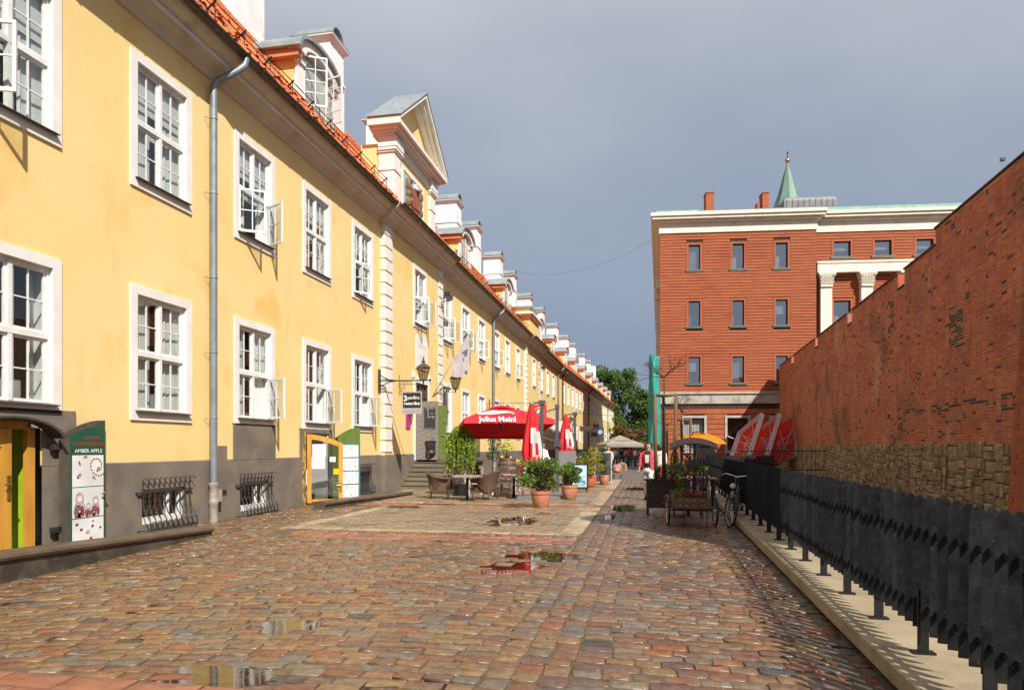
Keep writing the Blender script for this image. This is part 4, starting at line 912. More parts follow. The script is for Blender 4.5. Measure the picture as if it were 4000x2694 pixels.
MB().box(.034,.28,1.25,.052,.78,2.12).build('board', M('chalk_black', (.018,.018,.02), .6), mbd)
b = MB()
for a_ in ((.29,.295,1.26,2.11),(.765,.77,1.26,2.11),(.295,.765,2.105,2.11),(.295,.765,1.26,1.265)): b.box(.0525,a_[0],a_[2],.0545,a_[1],a_[3])
T_ = frame((-.0505,.53,2.05), (0,1,0), (0,0,1)); FB = lambda y, z: frame((-.0505,y,z), (0,1,0), (0,0,1))
def faceneg(y, z): return Matrix(((0,0,1,.0505),(1,0,0,y),(0,1,0,z),(0,0,0,1)))
text_mb('3 pavaru restorans', .045, faceneg(.53,2.06), mb=b); text_mb('12-23', .045, faceneg(.60,1.86), mb=b); text_mb('11-23', .09, faceneg(.60,1.72), mb=b)
for k_ in range(6): b.box(.0525,.45,1.7+.06*k_,.0545,.47,1.73+.06*k_)
b.build('lettering', m_twhite, mbd)
gl = thing('green_door', 'open green boarded door leaf with brass handle', 'door', (W+.19,27.66,1.07), R(-48))
for i in range(5): MB().box(-.012,.165*i,0,.03,.165*i+.16,2.3).build('plank', m_greend, gl)
b = MB(); b.tube([(.03,.7,1.0),(.08,.7,1.0),(.08,.56,1.0)], .014, 6); b.lathe([(.03,0),(.03,.02)], 10, (.045,.72,1.55)); b.build('handle', m_brass, gl)
# iron stove
t = thing('iron_stove', 'black round iron stove on curved legs at the top of the stairs', 'stove', (W+.75,25.62+.6,1.06))
MB().lathe([(.16,.22),(.2,.26),(.2,.36),(.17,.4),(.185,.42),(.19,.72),(.22,.74),(.22,.77),(.19,.78)], 18).build('body', m_iron, t, 2)
for i in range(3):
    q = i*2.1+.5; MB().tube([(.15*math.cos(q),.15*math.sin(q),.3),(.26*math.cos(q),.26*math.sin(q),.24),(.3*math.cos(q),.3*math.sin(q),.12),(.31*math.cos(q),.31*math.sin(q),0)], .022, 6).build('leg', m_iron, t, True)
for q in (-.1,0,.1): MB().tube([(q,0,.7),(q*1.3,.02,.95)], .008, 5).build('fork', m_brass, t)
# wall plaques
tag(MB().box(W+.15,24.95,2.30,W+.19,25.42,2.85).build('plaque', M('magenta', (.55,.04,.30), .4)), 'magenta plaque on the yellow wall left of the door', 'plaque')
t = thing('house_plaque', 'white plaster panel with the house number above the door', 'plaque', (W+.15,26.85,4.75)); MB().box(0,-.75,0,.03,.75,1.25).box(0,-.6,1.25,.03,.6,1.4).build('panel', m_white, t); b = text_mb('Trokšņu iela', .2, frame((.032,0,.95), (0,1,0), (0,0,1)), depth=0); text_mb('11 B', .34, frame((.032,0,.5), (0,1,0), (0,0,1)), depth=0, mb=b).build('lettering', M('plaque_grey', (.55,.52,.48), .6), t)
# lantern prototype
m_lglass = glass_mat('lantern_glass', (.62,.58,.46), .05, .08)
m_bronze = M('lantern_bronze', (.05,.035,.025), .5, (.12,.07,.05), 8)
def lantern(loc, lab, reach=.62, rz=0, group='wrought lanterns on the yellow wall'):
    t = thing('wall_lantern', lab, 'lantern', loc, rz, group)      # base on the wall, arm along +x
    b = MB(); b.tube([(0,0,-.42),(.01,0,.35)], .012, 6).beam((0,0,0),(reach,0,0),.02).beam((0,0,.13),(reach-.05,0,.13),.016)
    for k_ in range(4):
        c_ = .1+.12*k_; b.tube([(c_+.045*math.cos(q), 0, .065+.045*math.sin(q)) for q in [5.2*i/10 for i in range(11)]], .007, 5)
    b.tube([(0,0,-.3),(.1,0,-.2),(.2,0,-.06)], .01, 5); b.build('bracket', m_bronze, t)
    n = 6; rg = lambda r_, z: [(reach+r_*math.cos(2*math.pi*i/n), r_*math.sin(2*math.pi*i/n), z) for i in range(n)]
    b = MB(); b.tube([(reach,0,-.02),(reach,0,.15)], .03, 8); b.loft([rg(.13,.13), rg(.14,.17)]); b.loft([rg(.27,.60), rg(.275,.62), rg(.17,.72), rg(.07,.76), rg(.06,.82), rg(.09,.84), rg(.03,.88), rg(.035,.93), rg(.005,1.02)])
    for i in range(n): q = 2*math.pi*i/n; b.tube([(reach+.13*math.cos(q),.13*math.sin(q),.16),(reach+.25*math.cos(q),.25*math.sin(q),.60),(reach+.28*math.cos(q),.28*math.sin(q),.66)], .011, 5)
    b.build('frame', m_bronze, t); MB().loft([rg(.125,.17), rg(.24,.60)], caps=False).build('glass', m_lglass, t); MB().lathe([(.03,.15),(.04,.2),(.025,.3),(.004,.34)], 8, (reach,0,0)).build('bulb', m_panel, t, True)
    return t
lantern((W+.15,24.25,3.92), 'wrought iron wall lantern above the restaurant sign', .95)
lantern((W+.15,29.3,4.02), 'wrought iron lantern on the quoins below the flag pole', .75)
lantern((W+.15,53.5,4.2), 'wrought lantern behind the top of the closed red parasol', .9)
for i, (y, ex) in enumerate(((4,.7),(4.9,1.0),(29,.8),(30.5,1.1),(55,.9))):
    p0 = TF @ Vector((0,y,4.2)); lantern((W+p0.x, p0.y, p0.z), ['left one of the far lantern pair by the arrow sign','right one of the far lantern pair by the arrow sign','left lantern of the farthest pair','right lantern of the farthest pair','small lantern near the far end of the yellow building'][i], ex, AF)
# hanging restaurant sign on its arm
t = thing('restaurant_sign', 'black and grey square restaurant sign hanging from an iron arm', 'sign', (W+.02,22.6,3.9))
MB().box(0,-.05,-.4,.03,.12,.42).build('wall_plate', m_iron, t); b = MB(); b.tube([(.02,0,.22),(.35,0,.05),(.7,0,0)], .018, 6).tube([(.02,0,-.22),(.35,0,-.05),(.7,0,0)], .018, 6).tube([(0,0,0),(1.85,0,0)], .02, 8).lathe([(.001,-.05),(.045,-.02),(.045,.02),(.001,.05)], 10, (1.87,0,0)); b.build('arm', m_iron, t, 2)
sg = MB().box(.86,-.015,-1.16,1.58,.015,-.38).build('sign_panel', M('sign_grey', (.42,.41,.40), .5), t); MB().box(.90,-.019,-.95,1.54,-.0155,-.43).build('black_field', m_tblack, sg)
for x in (.95,1.5): MB().tube([(x,0,-.38),(x,0,0)], .006, 5).build('hanger', m_iron, t)
FS = lambda x, z: Matrix(((1,0,0,x),(0,0,-1,-.0155),(0,1,0,z),(0,0,0,1)))
b = text_mb('3', .27, FS(.985,-.63), depth=.006, bold=.006); text_mb('pavāru', .155, FS(1.28,-.60), depth=.006, mb=b, bold=.004); text_mb('restorāns', .145, FS(1.22,-.80), depth=.006, mb=b, bold=.004); b.build('lettering', m_twhite, sg)
text_mb('Tam labam būs augt!', .065, FS(1.22,-1.06), depth=.002).build('small_lettering', M('letter_grey', (.30,.29,.28), .5), sg)
# flag
t = thing('flag', 'pale grey flag hanging from a slanted pole on the yellow wall', 'flag', (W+.15,28.3,3.75))
MB().tube([(0,0,0),(1.32,1.12,2.85)], .022, 8).build('pole', m_pipeb, t, True); b = MB(); rows = []
for i in range(13):
    u = i/12; base = Vector((1.30,1.10,2.8)).lerp(Vector((.72,.62,1.56)), u); ln = .55+1.15*(1-u)**.7 if u > .05 else 1.75; rows.append([base+Vector((.07*math.sin(u*13+j*.4)-.0*j, .05*math.cos(u*11), -ln*j/10)) for j in range(11)])
b.add([p for r_ in rows for p in r_], [(i*11+j,(i+1)*11+j,(i+1)*11+j+1,i*11+j+1) for i in range(12) for j in range(10)], 0)
for k_, f in enumerate(b.f):
    i, j = divmod(k_, 10); b.m[k_] = 1 if (3 <= j <= 5 and 1 <= i <= 4 and (i+j) % 3) or (j >= 9 and i < 3) else 0
b.build('cloth', [M('flag_cloth', (.60,.56,.58), .8, (.52,.48,.50), 3, trans=.35), M('flag_dark', (.12,.11,.15), .8)], t, True)
# floodlights
for y, T in ((29.55,None),(58.2,None),(25,TF)):
    p0 = Vector((.2,y,8.2)); p0 = T @ p0 if T is not None else p0
    t = thing('floodlight', {29.55:'twin black floodlights over the restaurant window',58.2:'floodlights on the second projecting bay',25:'far floodlights high on the shaded yellow wall'}[y], 'floodlight', (W+p0.x,p0.y,p0.z), 0, 'twin floodlights on the yellow wall'); MB().beam((0,0,-.1),(.5,.0,0),.03).box(.3,-.35,0,.34,.35,.03).build('bracket', m_iron, t)
    for s_ in (-1,1): MB().cbox((.34,s_*.3,.18),.16,.24,.2,s_*.3).build('lamp_head', m_iron, t)
# service box and small details on the wall
MB().box(.03,13.35,.65,.12,13.62,1.62).build('meter_box', m_plin, bld)

# ================================================================ RED BRICK BUILDING
rb_ = thing('red_building', 'four storey red brick building with white cornice and dark windows', 'building', (.93,49.1,0), R(5.7))
m_rb = M('red_facade_brick', (.40,.105,.036), .8, (.33,.085,.031), 5, island=.09, bump=.3, bscale=30, stain=(.35,.52,.72,(.32,.075,.03)), stretch=(1,1,2))
m_rbj = M('facade_joint', (.06,.03,.02), .9); m_lime2 = M('limestone', (.78,.73,.62), .75, (.70,.65,.54), 1.5, bump=.1, stain=(3,.6,.8,(.5,.46,.38))); m_grst = M('grey_stone', (.46,.43,.37), .8, (.36,.33,.28), 2, bump=.2, stain=(2,.55,.75,(.25,.23,.2)))
m_cop = M('copper_green', (.30,.46,.38), .6, (.19,.38,.30), 2); m_wfr = M('black_window_frame', (.015,.012,.012), .5); m_lead = M('lead_grey', (.20,.19,.20), .5, (.15,.14,.15), 3)
WR = [(u, u+.8, z0, z1) for u in (1.98,4.97,7.9) for z0, z1 in ((13.97,15.71),(10.03,11.78),(6.06,7.89))]; WG = [(u, u+1.42, 1.31, 3.61) for u in (1.63,4.62,7.6)]
W2 = [(u, u+1.13, z0, z1) for u in (11.97,14.69,17.43,20.1) for z0, z1 in ((14.80,15.86),(9.7,11.74),(5.9,7.9))]
SK = Matrix(((1,.12,0,0),(0,1,0,0),(0,0,1,0),(0,0,0,1)))
def rsheet(b, u0, u1, z0, z1, hs, y):
    us = sorted(set([u0,u1]+[v for h in hs for v in h[:2] if u0 < v < u1])); zs = sorted(set([z0,z1]+[v for h in hs for v in h[2:] if z0 < v < z1]))
    for a_, c_ in zip(us, us[1:]):
        for d_, e_ in zip(zs, zs[1:]):
            if any(h[0] < (a_+c_)/2 < h[1] and h[2] < (d_+e_)/2 < h[3] for h in hs): continue
            b.add([(a_,y,d_),(c_,y,d_),(c_,y,e_),(a_,y,e_)], [(0,1,2,3)])
b = MB(); rsheet(b, 0, 10.6, 0, 17.2, WR+WG, .05); rsheet(b, 10.6, 26, 0, 17.2, W2, .65); b.add([(10.6,.05,0),(10.6,.65,0),(10.6,.65,17.2),(10.6,.05,17.2)], [(0,1,2,3)])
b.add([(.05,.05,0),(3.17,26,0),(3.17,26,17.2),(.05,.05,17.2)], [(3,2,1,0)]).add([(26,.65,0),(26,26,0),(26,26,17.2),(26,.65,17.2)], [(0,1,2,3)]).add([(3.17,26,0),(26,26,0),(26,26,17.2),(3.17,26,17.2)], [(3,2,1,0)])
b.build('wall', m_rbj, rb_)
def courses(b, u0, u1, z0, z1, step, gap, hs, y, m=.17):
    z = z0
    while z+step <= z1+.02:
        a0, a1 = z, z+step-gap; cuts = sorted((h[0]-m, h[1]+m) for h in hs if h[2]-.14 < a1 and h[3]+m > a0); u = u0
        for c0, c1 in cuts+[(u1, u1)]:
            uu = u
            while uu < c0-.02:
                e_ = min(uu+rnd(.5,.9), c0); pr_ = y-rnd(.0,.012); b.add([(uu,pr_,a0),(e_,pr_,a0),(e_,pr_,a1),(uu,pr_,a1),(uu,y+.06,a0),(e_,y+.06,a0),(e_,y+.06,a1),(uu,y+.06,a1)], [(0,1,2,3),(4,5,1,0),(3,2,6,7),(1,5,6,2),(4,0,3,7)]); uu = e_
            u = max(u, c1)
        z += step
b = MB(); courses(b, 0, 10.6, 5.42, 17.15, .205, .036, WR, 0); courses(b, 0, 10.6, .0, 4.58, .355, .036, WG, 0, .02); courses(b, 10.6, 26, 5.4, 17.1, .205, .036, W2, .6)
z = 5.42
b.T = SK
while z < 17: b.box(-.0,.1,z,.06,25,z+.177); z += .205
b.build('brick_courses', m_rb, rb_, kind='stuff')
def rwin(h, y, stone=False, kind=0):
    u0, u1, z0, z1 = h
    b = MB()
    if stone: m, mt, k_ = .16, m_grst, -.06
    else: m, mt, k_ = .15, m_rb, -.012
    for a_ in ((u0-m,u0,z0-(.16 if stone else 0),z1+m),(u1,u1+m,z0-(.16 if stone else 0),z1+m),(u0,u1,z1,z1+m)): b.box(a_[0],y+k_,a_[2],a_[1],y+.3,a_[3])
    if stone: b.box(u0,y+k_,z0-.16,u1,y+.3,z0)
    wo = b.build('window', mt, rb_)
    if not stone: MB().box(u0-.24,y-.1,z0-.07,u1+.24,y+.1,z0-.02).box(u0-.2,y-.06,z0-.16,u1+.2,y+.05,z0-.07).build('sill', M('sill_patina', (.20,.24,.20), .6), wo)
    b = MB(); 
    for a_ in ((u0,u0+.05,z0,z1),(u1-.05,u1,z0,z1),(u0+.05,u1-.05,z1-.06,z1),(u0+.05,u1-.05,z0,z0+.05)): b.box(a_[0],y+.16,a_[2],a_[1],y+.24,a_[3])
    b.build('frame', m_wfr, wo); b = MB().add([(u0,y+.21,z0),(u1,y+.21,z0),(u1,y+.21,z1),(u0,y+.21,z1)], [(0,1,2,3)]); b.build('pane', m_glass if stone else m_rglass, wo)
    b = MB()
    if kind == 1:
        n = int((u1-u0)/.1); 
        for i in range(n): b.box(u0+.06+.1*i,y+.35,z0+.05,u0+.06+.1*i+.065,y+.36,z1-.05)
    elif kind == 2: b.box(u0+.05,y+.35,z0+(z1-z0)*.45,u1-.05,y+.36,z1)
    elif kind == 3: b.box(u0+.05,y+.35,z0+.05,u0+(u1-u0)*.4,y+.36,z1*.5+z0*.5)
    if b.v: b.build('blind', m_panel, wo)
    MB().add([(u0-.3,y+.8,z0-.2),(u1+.3,y+.8,z0-.2),(u1+.3,y+.8,z1+.2),(u0-.3,y+.8,z1+.2)], [(0,1,2,3)]).build('interior', m_dark if stone else m_room, wo)
m_rglass = glass_mat('sky_glass', (.7,.75,.8), .01, .5)
for i, h in enumerate(WR): rwin(h, 0, False, (1,0,2,3,0,1,3,2,0)[i])
for i, h in enumerate(WG): rwin(h, 0, True, (1,0,1)[i])
for i, h in enumerate(W2): rwin(h, .6, False, (2,3,0)[i % 3])
b = MB(); 
for i in range(9): b.box(-.05+1.18*i,-.06,4.6,-.05+1.18*i+1.17,.1,5.28)
b.build('stone_band', m_grst, rb_); MB().box(-.12,-.16,5.28,10.6,.1,5.42).build('band_moulding', m_grst, rb_)
b = MB(); b.box(-.06,-.06,16.55,10.66,.2,17.25).box(10.66,.52,16.5,26.2,.8,17.25); b.T = SK; b.box(-.06,.2,16.55,.2,26,17.25); b.build('architrave', m_lime2, rb_)
b = MB(); 
for d, z0, z1 in ((.3,17.25,17.42),(.52,17.42,17.62),(.62,17.62,17.85)): b.T = SK; b.box(-d,-d,z0,10.6+d,26,z1); b.T = None; b.box(10.6+d+.08,.6-d,z0,26.5,26,z1-.02)
b.build('cornice', m_lime2, rb_); MB(SK).box(-.3,-.35,17.85,10.9,25.5,18.0).build('roof', m_lead, rb_); MB().box(10.95,.15,17.84,26.5,25.5,18.1).box(-.32,-.36,17.86,2.6,0,18.03).build('roof_edge', m_cop, rb_)
for u, w_, z in ((3.8,.58,20.6),(7.9,.46,20.45)): MB().box(u,3.4,17.9,u+w_,4.3,z-.06).box(u-.04,3.36,z-.06,u+w_+.04,4.34,z).build('chimney', m_rb, rb_)
b = MB(); b.box(7.55,3.6,17.9,7.85,4.2,19.75).build('chimney', m_rb, rb_)
b = MB(); n = 8; prof = [(.0,0),(0,.75),(.12,.95),(.35,1.08)]; b.loft([[(10.5+dx,7+dx,18.0+dz),(14.5-dx,7+dx,18.0+dz),(14.5-dx,10,18.0+dz),(10.5+dx,10,18.0+dz)] for dx, dz in ((0,0),(0,3.0),(.1,3.25),(.35,3.4))]); pod = b.build('roof_lantern', m_lead, rb_)
for i in range(9): MB().box(10.7+.44*i,6.96,18.0,10.74+.44*i,7.02,21.1).build('seam', m_lead, pod)
# portico with pilasters
MB().box(10.72,.1,13.6,26,.62,14.22).box(10.68,.05,14.22,26,.62,14.36).build('entablature', m_lime2, rb_)
for u in (10.88,13.58,16.28,18.98):
    p = MB().box(u+.08,.2,0,u+.84,.62,12.62).build('pilaster', m_lime2, rb_); b = MB().loft([[(u+.46-w_,.40-w_*.75,z),(u+.46+w_,.40-w_*.75,z),(u+.46+w_,.6,z),(u+.46-w_,.6,z)] for w_, z in ((.40,12.62),(.40,12.75),(.38,12.8),(.46,13.2),(.56,13.45),(.58,13.5),(.58,13.6))])
    for k_ in range(5):
        c_ = u+.1+.18*k_
        for z0 in (12.8,13.05): b.add([(c_-.07,-.0+.06,z0),(c_+.07,.06,z0),(c_+.085,.0,z0+.2),(c_,-.06,z0+.27),(c_-.085,0,z0+.2)], [(0,1,2,3,4)])
    for s_ in (-1,1): b.tube([(u+.46+s_*.45+.09*math.cos(q)*(1-i*.06),-.06,13.38+.09*math.sin(q)*(1-i*.06)) for i, q in enumerate([.6*k_ for k_ in range(11)])], .03, 5)
    b.build('capital', m_lime2, p)
# left flank: engaged columns seen edge on
for k_ in range(5):
    b = MB(SK).box(-.28,1.2+4.2*k_,0,.05,2.1+4.2*k_,12.2); b.box(-.42,1.05+4.2*k_,12.2,.05,2.25+4.2*k_,12.9); b.build('pilaster', m_lime2, rb_)
MB(SK).box(-.3,.6,12.9,.05,25,13.6).build('entablature', m_lime2, rb_)
# green netting round the scaffold at the corner
b = MB(); rows = []
for i in range(15):
    z = -.05+7.75*i/14; ring = []
    for j in range(28):
        q = 2*math.pi*j/28; rr = (1+.10*math.sin(5*q+.4*i)+.05*math.sin(9*q-i))*(1-.02*i+.0); ring.append((.46*rr*math.cos(q)-.0*i, .95*rr*math.sin(q), z+(.25*math.sin(2*q+1) if i == 14 else 0)))
    rows.append(ring)
b.loft(rows); nt_ = tag(b.build('scaffold_netting', M('teal_net', (.03,.30,.25), .75, (.045,.36,.30), 3, trans=.15, bump=.3, bscale=20)), 'teal green netting wrapped round a scaffold at the corner of the red building', 'netting'); nt_.location = (.55,48.3,0)
for p in nt_.data.polygons: p.use_smooth = True
# church spire behind
sp_ = thing('church', 'church with green copper spire and golden ball behind the red building', 'church', (15.2,79.4,0))
MB().box(-12.6,.8,0,2,27,24.5).prism([(-12.6,.8,24.5),(2,.8,24.5),(2,.8,25),(-5,.8,26.8),(-12.6,.8,27.2)], (0,26.2,0)).build('shade_nave', m_rb, sp_)  # nave added out of view, sized to shade the far yellow wall
MB().lathe([(3.2,22),(2.3,25.5),(1.42,28.1),(1.02,29.2),(.72,30.3),(.44,31.4),(.2,32.2),(.08,32.75)], 8).build('roof', M('spire_copper', (.19,.30,.23), .6, (.12,.20,.16), 1.2, bump=.3, stretch=(1,1,.3)), sp_); MB().lathe([(3.0,8),(3.0,22)], 8).build('tower', m_grst, sp_)
MB().lathe([(.02,32.7),(.2,32.8),(.26,33.0),(.2,33.2),(.02,33.3)], 14).build('golden_ball', M('gold', (.65,.42,.10), .25, metal=1), sp_, True); MB().tube([(0,0,33.2),(0,0,34.0)], .05, 6).lathe([(.05,33.75),(.13,33.8),(.05,33.86)], 8).build('finial', m_iron, sp_)
t = thing('roof_mast', 'thin lightning mast on the roof at the right', 'mast', (24.0,52.5,17.9)); MB().tube([(0,0,0),(0,0,3.3)], .03, 5).build('pole', m_pipe, t); MB().box(-.14,-.1,3.3,.14,.1,3.5).build('head', m_iron, t)

# ================================================================ CAFE FURNITURE
m_wick = M('brown_wicker', (.17,.095,.055), .6, (.09,.05,.03), 60, bump=.9, bscale=110, stretch=(1,1,2.2)); m_alu = M('aluminium', (.62,.63,.64), .28, metal=.9); m_blackm = M('black_metal', (.018,.018,.02), .4)
m_tabw = M('grey_table_wood', (.36,.31,.26), .5, (.25,.21,.17), 5, stretch=(1,8,1), rvar=.15); m_whitew = M('white_painted_slats', (.62,.58,.56), .6, (.42,.36,.34), 14); m_plumw = M('plum_slats', (.13,.085,.09), .6, (.08,.05,.055), 9)
m_orgw = M('orange_wood', (.45,.20,.06), .45, (.34,.14,.04), 4, stretch=(1,9,1)); m_red = M('parasol_red', (.66,.014,.022), .75, (.55,.010,.018), 2, trans=.08, bump=.1, bscale=6); m_redsign = m_red
m_pwhite = M('parasol_white', (.74,.72,.72), .75, trans=.15); m_mast = M('mast_grey', (.10,.10,.115), .45); m_terra = M('terracotta_pot', (.50,.20,.105), .7, (.40,.15,.075), 4, bump=.15, stain=(2,.6,.75,(.55,.34,.24)))
def wicker(loc, rz, lab):
    t = thing('wicker_armchair', lab, 'chair', loc, rz, 'brown wicker armchairs')          # faces local +x
    MB().loft([[(x*s_, y*s_, z) for x, y in ((-.25,-.27),(.27,-.27),(.29,0),(.27,.27),(-.25,.27),(-.29,0))] for s_, z in ((.98,.22),(1.0,.25),(1.0,.42),(.94,.455))]).build('seat', m_wick, t)
    path = [(.30,-.32,.62),(.12,-.34,.63),(-.1,-.34,.68),(-.24,-.28,.76),(-.32,-.15,.83),(-.34,0,.86),(-.32,.15,.83),(-.24,.28,.76),(-.1,.34,.68),(.12,.34,.63),(.30,.32,.62)]
    rows = []
    for x, y, h in path:
        d = Vector((x+.02, y, 0)).normalized(); lo = .30 if x < .1 else .50
        rows.append([(x*.9,y*.9,lo),(x*.97,y*.97,(lo+h)/2),(x+d.x*.09,y+d.y*.09,h),(x+d.x*.05,y+d.y*.05,h+.012),(x*.97-d.x*.03,y*.97-d.y*.03,(lo+h)/2),(x*.9-d.x*.03,y*.9-d.y*.03,lo)])
    MB().loft(rows).build('back_shell', m_wick, t, 2)
    for x, y in ((.25,-.27),(.25,.27),(-.24,-.22),(-.24,.22)): MB().tube([(x,y,.3),(x*1.12,y*1.1,0)], [.022,.014], 7).build('leg', m_wick, t, True)
    for y in (-.3,.3): MB().tube([(.28,y,.3),(.3,y*1.05,.62)], .018, 6).build('arm_post', m_wick, t, True)
wicker((-6.30,20.3,0), R(12), 'brown wicker armchair left of the black pedestal table'); wicker((-4.80,20.2,0), R(160), 'brown wicker armchair right of the black pedestal table')
def ptable(loc, rz, lab, sz=.7):
    t = thing('pedestal_table', lab, 'table', loc, rz, 'pedestal cafe tables')
    for i in range(5): MB().box(-sz/2,-sz/2+sz/5*i,.71,sz/2,-sz/2+sz/5*(i+1)-.008,.745).build('plank', m_tabw, t)
    MB().box(-sz/2+.02,-sz/2+.02,.69,sz/2-.02,sz/2-.02,.709).build('top_frame', m_alu, t); MB().lathe([(.045,.02),(.045,.69)], 12).build('column', m_blackm, t, True)
    MB().lathe([(.26,0),(.26,.012),(.06,.035)], 18).build('base', m_blackm, t, 2); return t
ptable((-5.25,19.75,0), R(8), 'black pedestal table between the two wicker armchairs', .8); ptable((-4.1,21.15,0), R(20), 'black pedestal table behind the front terracotta pot', .8); ptable((-5.1,27.0,0), 0, 'pedestal table with yellow flowers before the barrel')
def alu(loc, rz, lab):
    t = thing('aluminium_chair', lab, 'chair', loc, rz, 'shiny aluminium cafe chairs')
    for s_ in (-1,1): MB().tube([(.24,s_*.27,0),(.2,s_*.27,.42),(.19,s_*.27,.62),(.12,s_*.28,.67),(-.12,s_*.27,.66),(-.2,s_*.24,.70)], .014, 7).build('front_leg', m_alu, t, True); MB().tube([(-.3,s_*.25,0),(-.2,s_*.23,.42),(-.25,s_*.22,.75)], .014, 7).build('rear_leg', m_alu, t, True)
    MB().tube([(-.25,-.22,.74),(-.28,-.2,.82),(-.29,-.1,.86),(-.29,.1,.86),(-.28,.2,.82),(-.25,.22,.74)], .016, 7).build('back_hoop', m_alu, t, True)
    for z in (.58,.66,.74): MB().box(-.275+.0*z,-.21,z,-.262,.21,z+.05).build('back_slat', m_alu, t)
    for i in range(5): MB().box(-.2+.085*i,-.23,.425,-.13+.085*i,.23,.44).build('seat_slat', m_alu, t)
alu((-4.45,21.35,0), R(200), 'aluminium chair beside the white slatted bench'); alu((-3.75,20.75,0), R(150), 'aluminium chair half hidden behind the front terracotta pot'); alu((-5.3,25.8,0), R(75), 'aluminium chair standing before the wooden barrel')
alu((1.32,18.1,0), R(95), 'bright aluminium chair right behind the flower cart'); alu((1.15,19.4,0), R(95), 'aluminium chair half hidden behind the wooden table tops')
def slatchair(loc, rz, m_, lab):
    t = thing('slatted_chair', lab, 'chair', loc, rz, 'slatted garden chairs'); 
    for i in range(7): MB().beam((-.28,-.26+.086*i,.36),(-.46,-.26+.086*i,.95),.066,.018,(1,0,0)).build('back_slat', m_, t)
    MB().beam((-.455,-.31,.92),(-.455,.31,.92),.03,.06).build('back_rail', m_, t)
    for i in range(5): MB().box(-.28+.12*i,-.28,.36,-.18+.12*i,.28,.38).build('seat_slat', m_, t)
    for s_ in (-1,1): MB().box(-.42,s_*.30,.58,.36,s_*.39,.605).build('arm', m_, t); MB().box(.26,s_*.30,0,.33,s_*.36,.58).build('leg', m_, t); MB().beam((-.42,s_*.31,0),(-.2,s_*.31,.4),.06,.03).build('leg', m_, t)
slatchair((-5.85,22.1,0), R(-25), m_whitew, 'white slatted garden chair under the hanging green plant'); slatchair((-5.55,23.2,0), R(-20), m_plumw, 'plum brown slatted garden chair behind the white one'); slatchair((-4.9,23.9,0), R(175), m_whitew, 'white slatted garden chair in the shade of the red parasol')
t = thing('slatted_table', 'low white slatted table between the garden chairs', 'table', (-4.75,22.7,0), R(10))
for i in range(6): MB().box(-.45,-.4+.135*i,.5,.45,-.4+.135*i+.12,.525).build('slat', m_whitew, t)
for x in (-.4,.34):
    for y in (-.36,.34): MB().box(x,y,0,x+.07,y+.07,.5).build('leg', m_whitew, t)
tag(MB().cbox((-4.55,22.45,.61),.16,.1,.15,.3).lathe([(.02,.68),(.001,.7)],6,(-4.55,22.45,0)).build('napkin_box', m_red), 'small red and white box on the slatted table', 'box')
# barrel with fruit and flowers
t = thing('wooden_barrel', 'old wooden barrel used as a stand with hoops', 'barrel', (-6.0,29.4,.05)); m_bar = M('barrel_wood', (.20,.11,.05), .65, (.11,.06,.03), 5, stretch=(3,3,.4), bump=.3)
prof = lambda z: .34+.09*math.sin(math.pi*z/1.05)
for i in range(18):
    a0, a1 = 2*math.pi*i/18+.012, 2*math.pi*(i+1)/18-.012; MB().loft([[(prof(z)*math.cos(a),prof(z)*math.sin(a),z) for a in (a0,a1)]+[((prof(z)-.03)*math.cos(a),(prof(z)-.03)*math.sin(a),z) for a in (a1,a0)] for z in (0,.2,.4,.6,.8,1.05)]).build('stave', m_bar, t)
for z in (.06,.26,.74,.95): MB().lathe([(prof(z)+.006,z),(prof(z+.05)+.006,z+.05)], 24, caps=False).build('hoop', m_iron, t, True)
MB().lathe([(.33,1.0),(.33,1.02)], 20).build('lid', m_bar, t)
t = thing('flower_jug', 'brown jug with yellow flowers on the barrel', 'jug', (-6.0,29.45,1.075)); MB().lathe([(.07,0),(.12,.08),(.1,.2),(.07,.26)], 14).build('jug', M('jug_brown', (.12,.04,.02), .3), t, True)
m_lf1 = M('leaf_mid', (.16,.25,.03), .55, (.09,.17,.02), 9, island=.35, trans=.35); m_lf2 = M('leaf_bright', (.30,.42,.04), .55, (.20,.31,.03), 7, island=.3, trans=.4); m_lfd = M('leaf_dark', (.04,.085,.02), .5, (.03,.06,.015), 7, island=.35, trans=.25); m_lfy = M('leaf_yellow', (.42,.36,.015), .55, (.25,.27,.02), 6, island=.3, trans=.35); m_yelf = M('petal_yellow', (.75,.62,.05), .6, trans=.2); m_pinkf = M('petal_pink', (.55,.05,.20), .6, trans=.2); m_purf = M('petal_purple', (.22,.06,.40), .6, trans=.2); m_redf = M('petal_red', (.6,.03,.03), .6); m_stem = M('stem_brown', (.10,.07,.04), .8)
leaves(MB(), blob_pts([(0,0,.5,.32,.25,.25),(-.2,0,.4,.2,.2,.15)], 170), .10).build('leaves', m_lf2, t); leaves(MB(), blob_pts([(.1,-.1,.45,.3,.2,.25)], 40), .08, aspect=.9).build('flowers', m_yelf, t)
for k_, (p, r_) in enumerate((((-6.2,29.2,1.14),.07),((-5.8,29.15,1.13),.06))): tag(MB().lathe([(.01,-r_),(r_*.8,-r_*.55),(r_,0),(r_*.8,r_*.55),(.01,r_)], 12, p, sq=1.6 if k_ == 0 else 1).build('squash', m_yelf, smooth=True), ['long yellow squash lying on the barrel','small round yellow squash on the barrel'][k_], 'squash')
t = thing('flower_glass', 'glass of pale yellow flowers on the pedestal table', 'vase', (-5.0,26.9,.746)); MB().lathe([(.05,0),(.06,.15)], 12).build('glass', m_glass, t); leaves(MB(), blob_pts([(0,0,.24,.16,.16,.12)], 70), .07, aspect=.9).build('flowers', m_yelf, t)

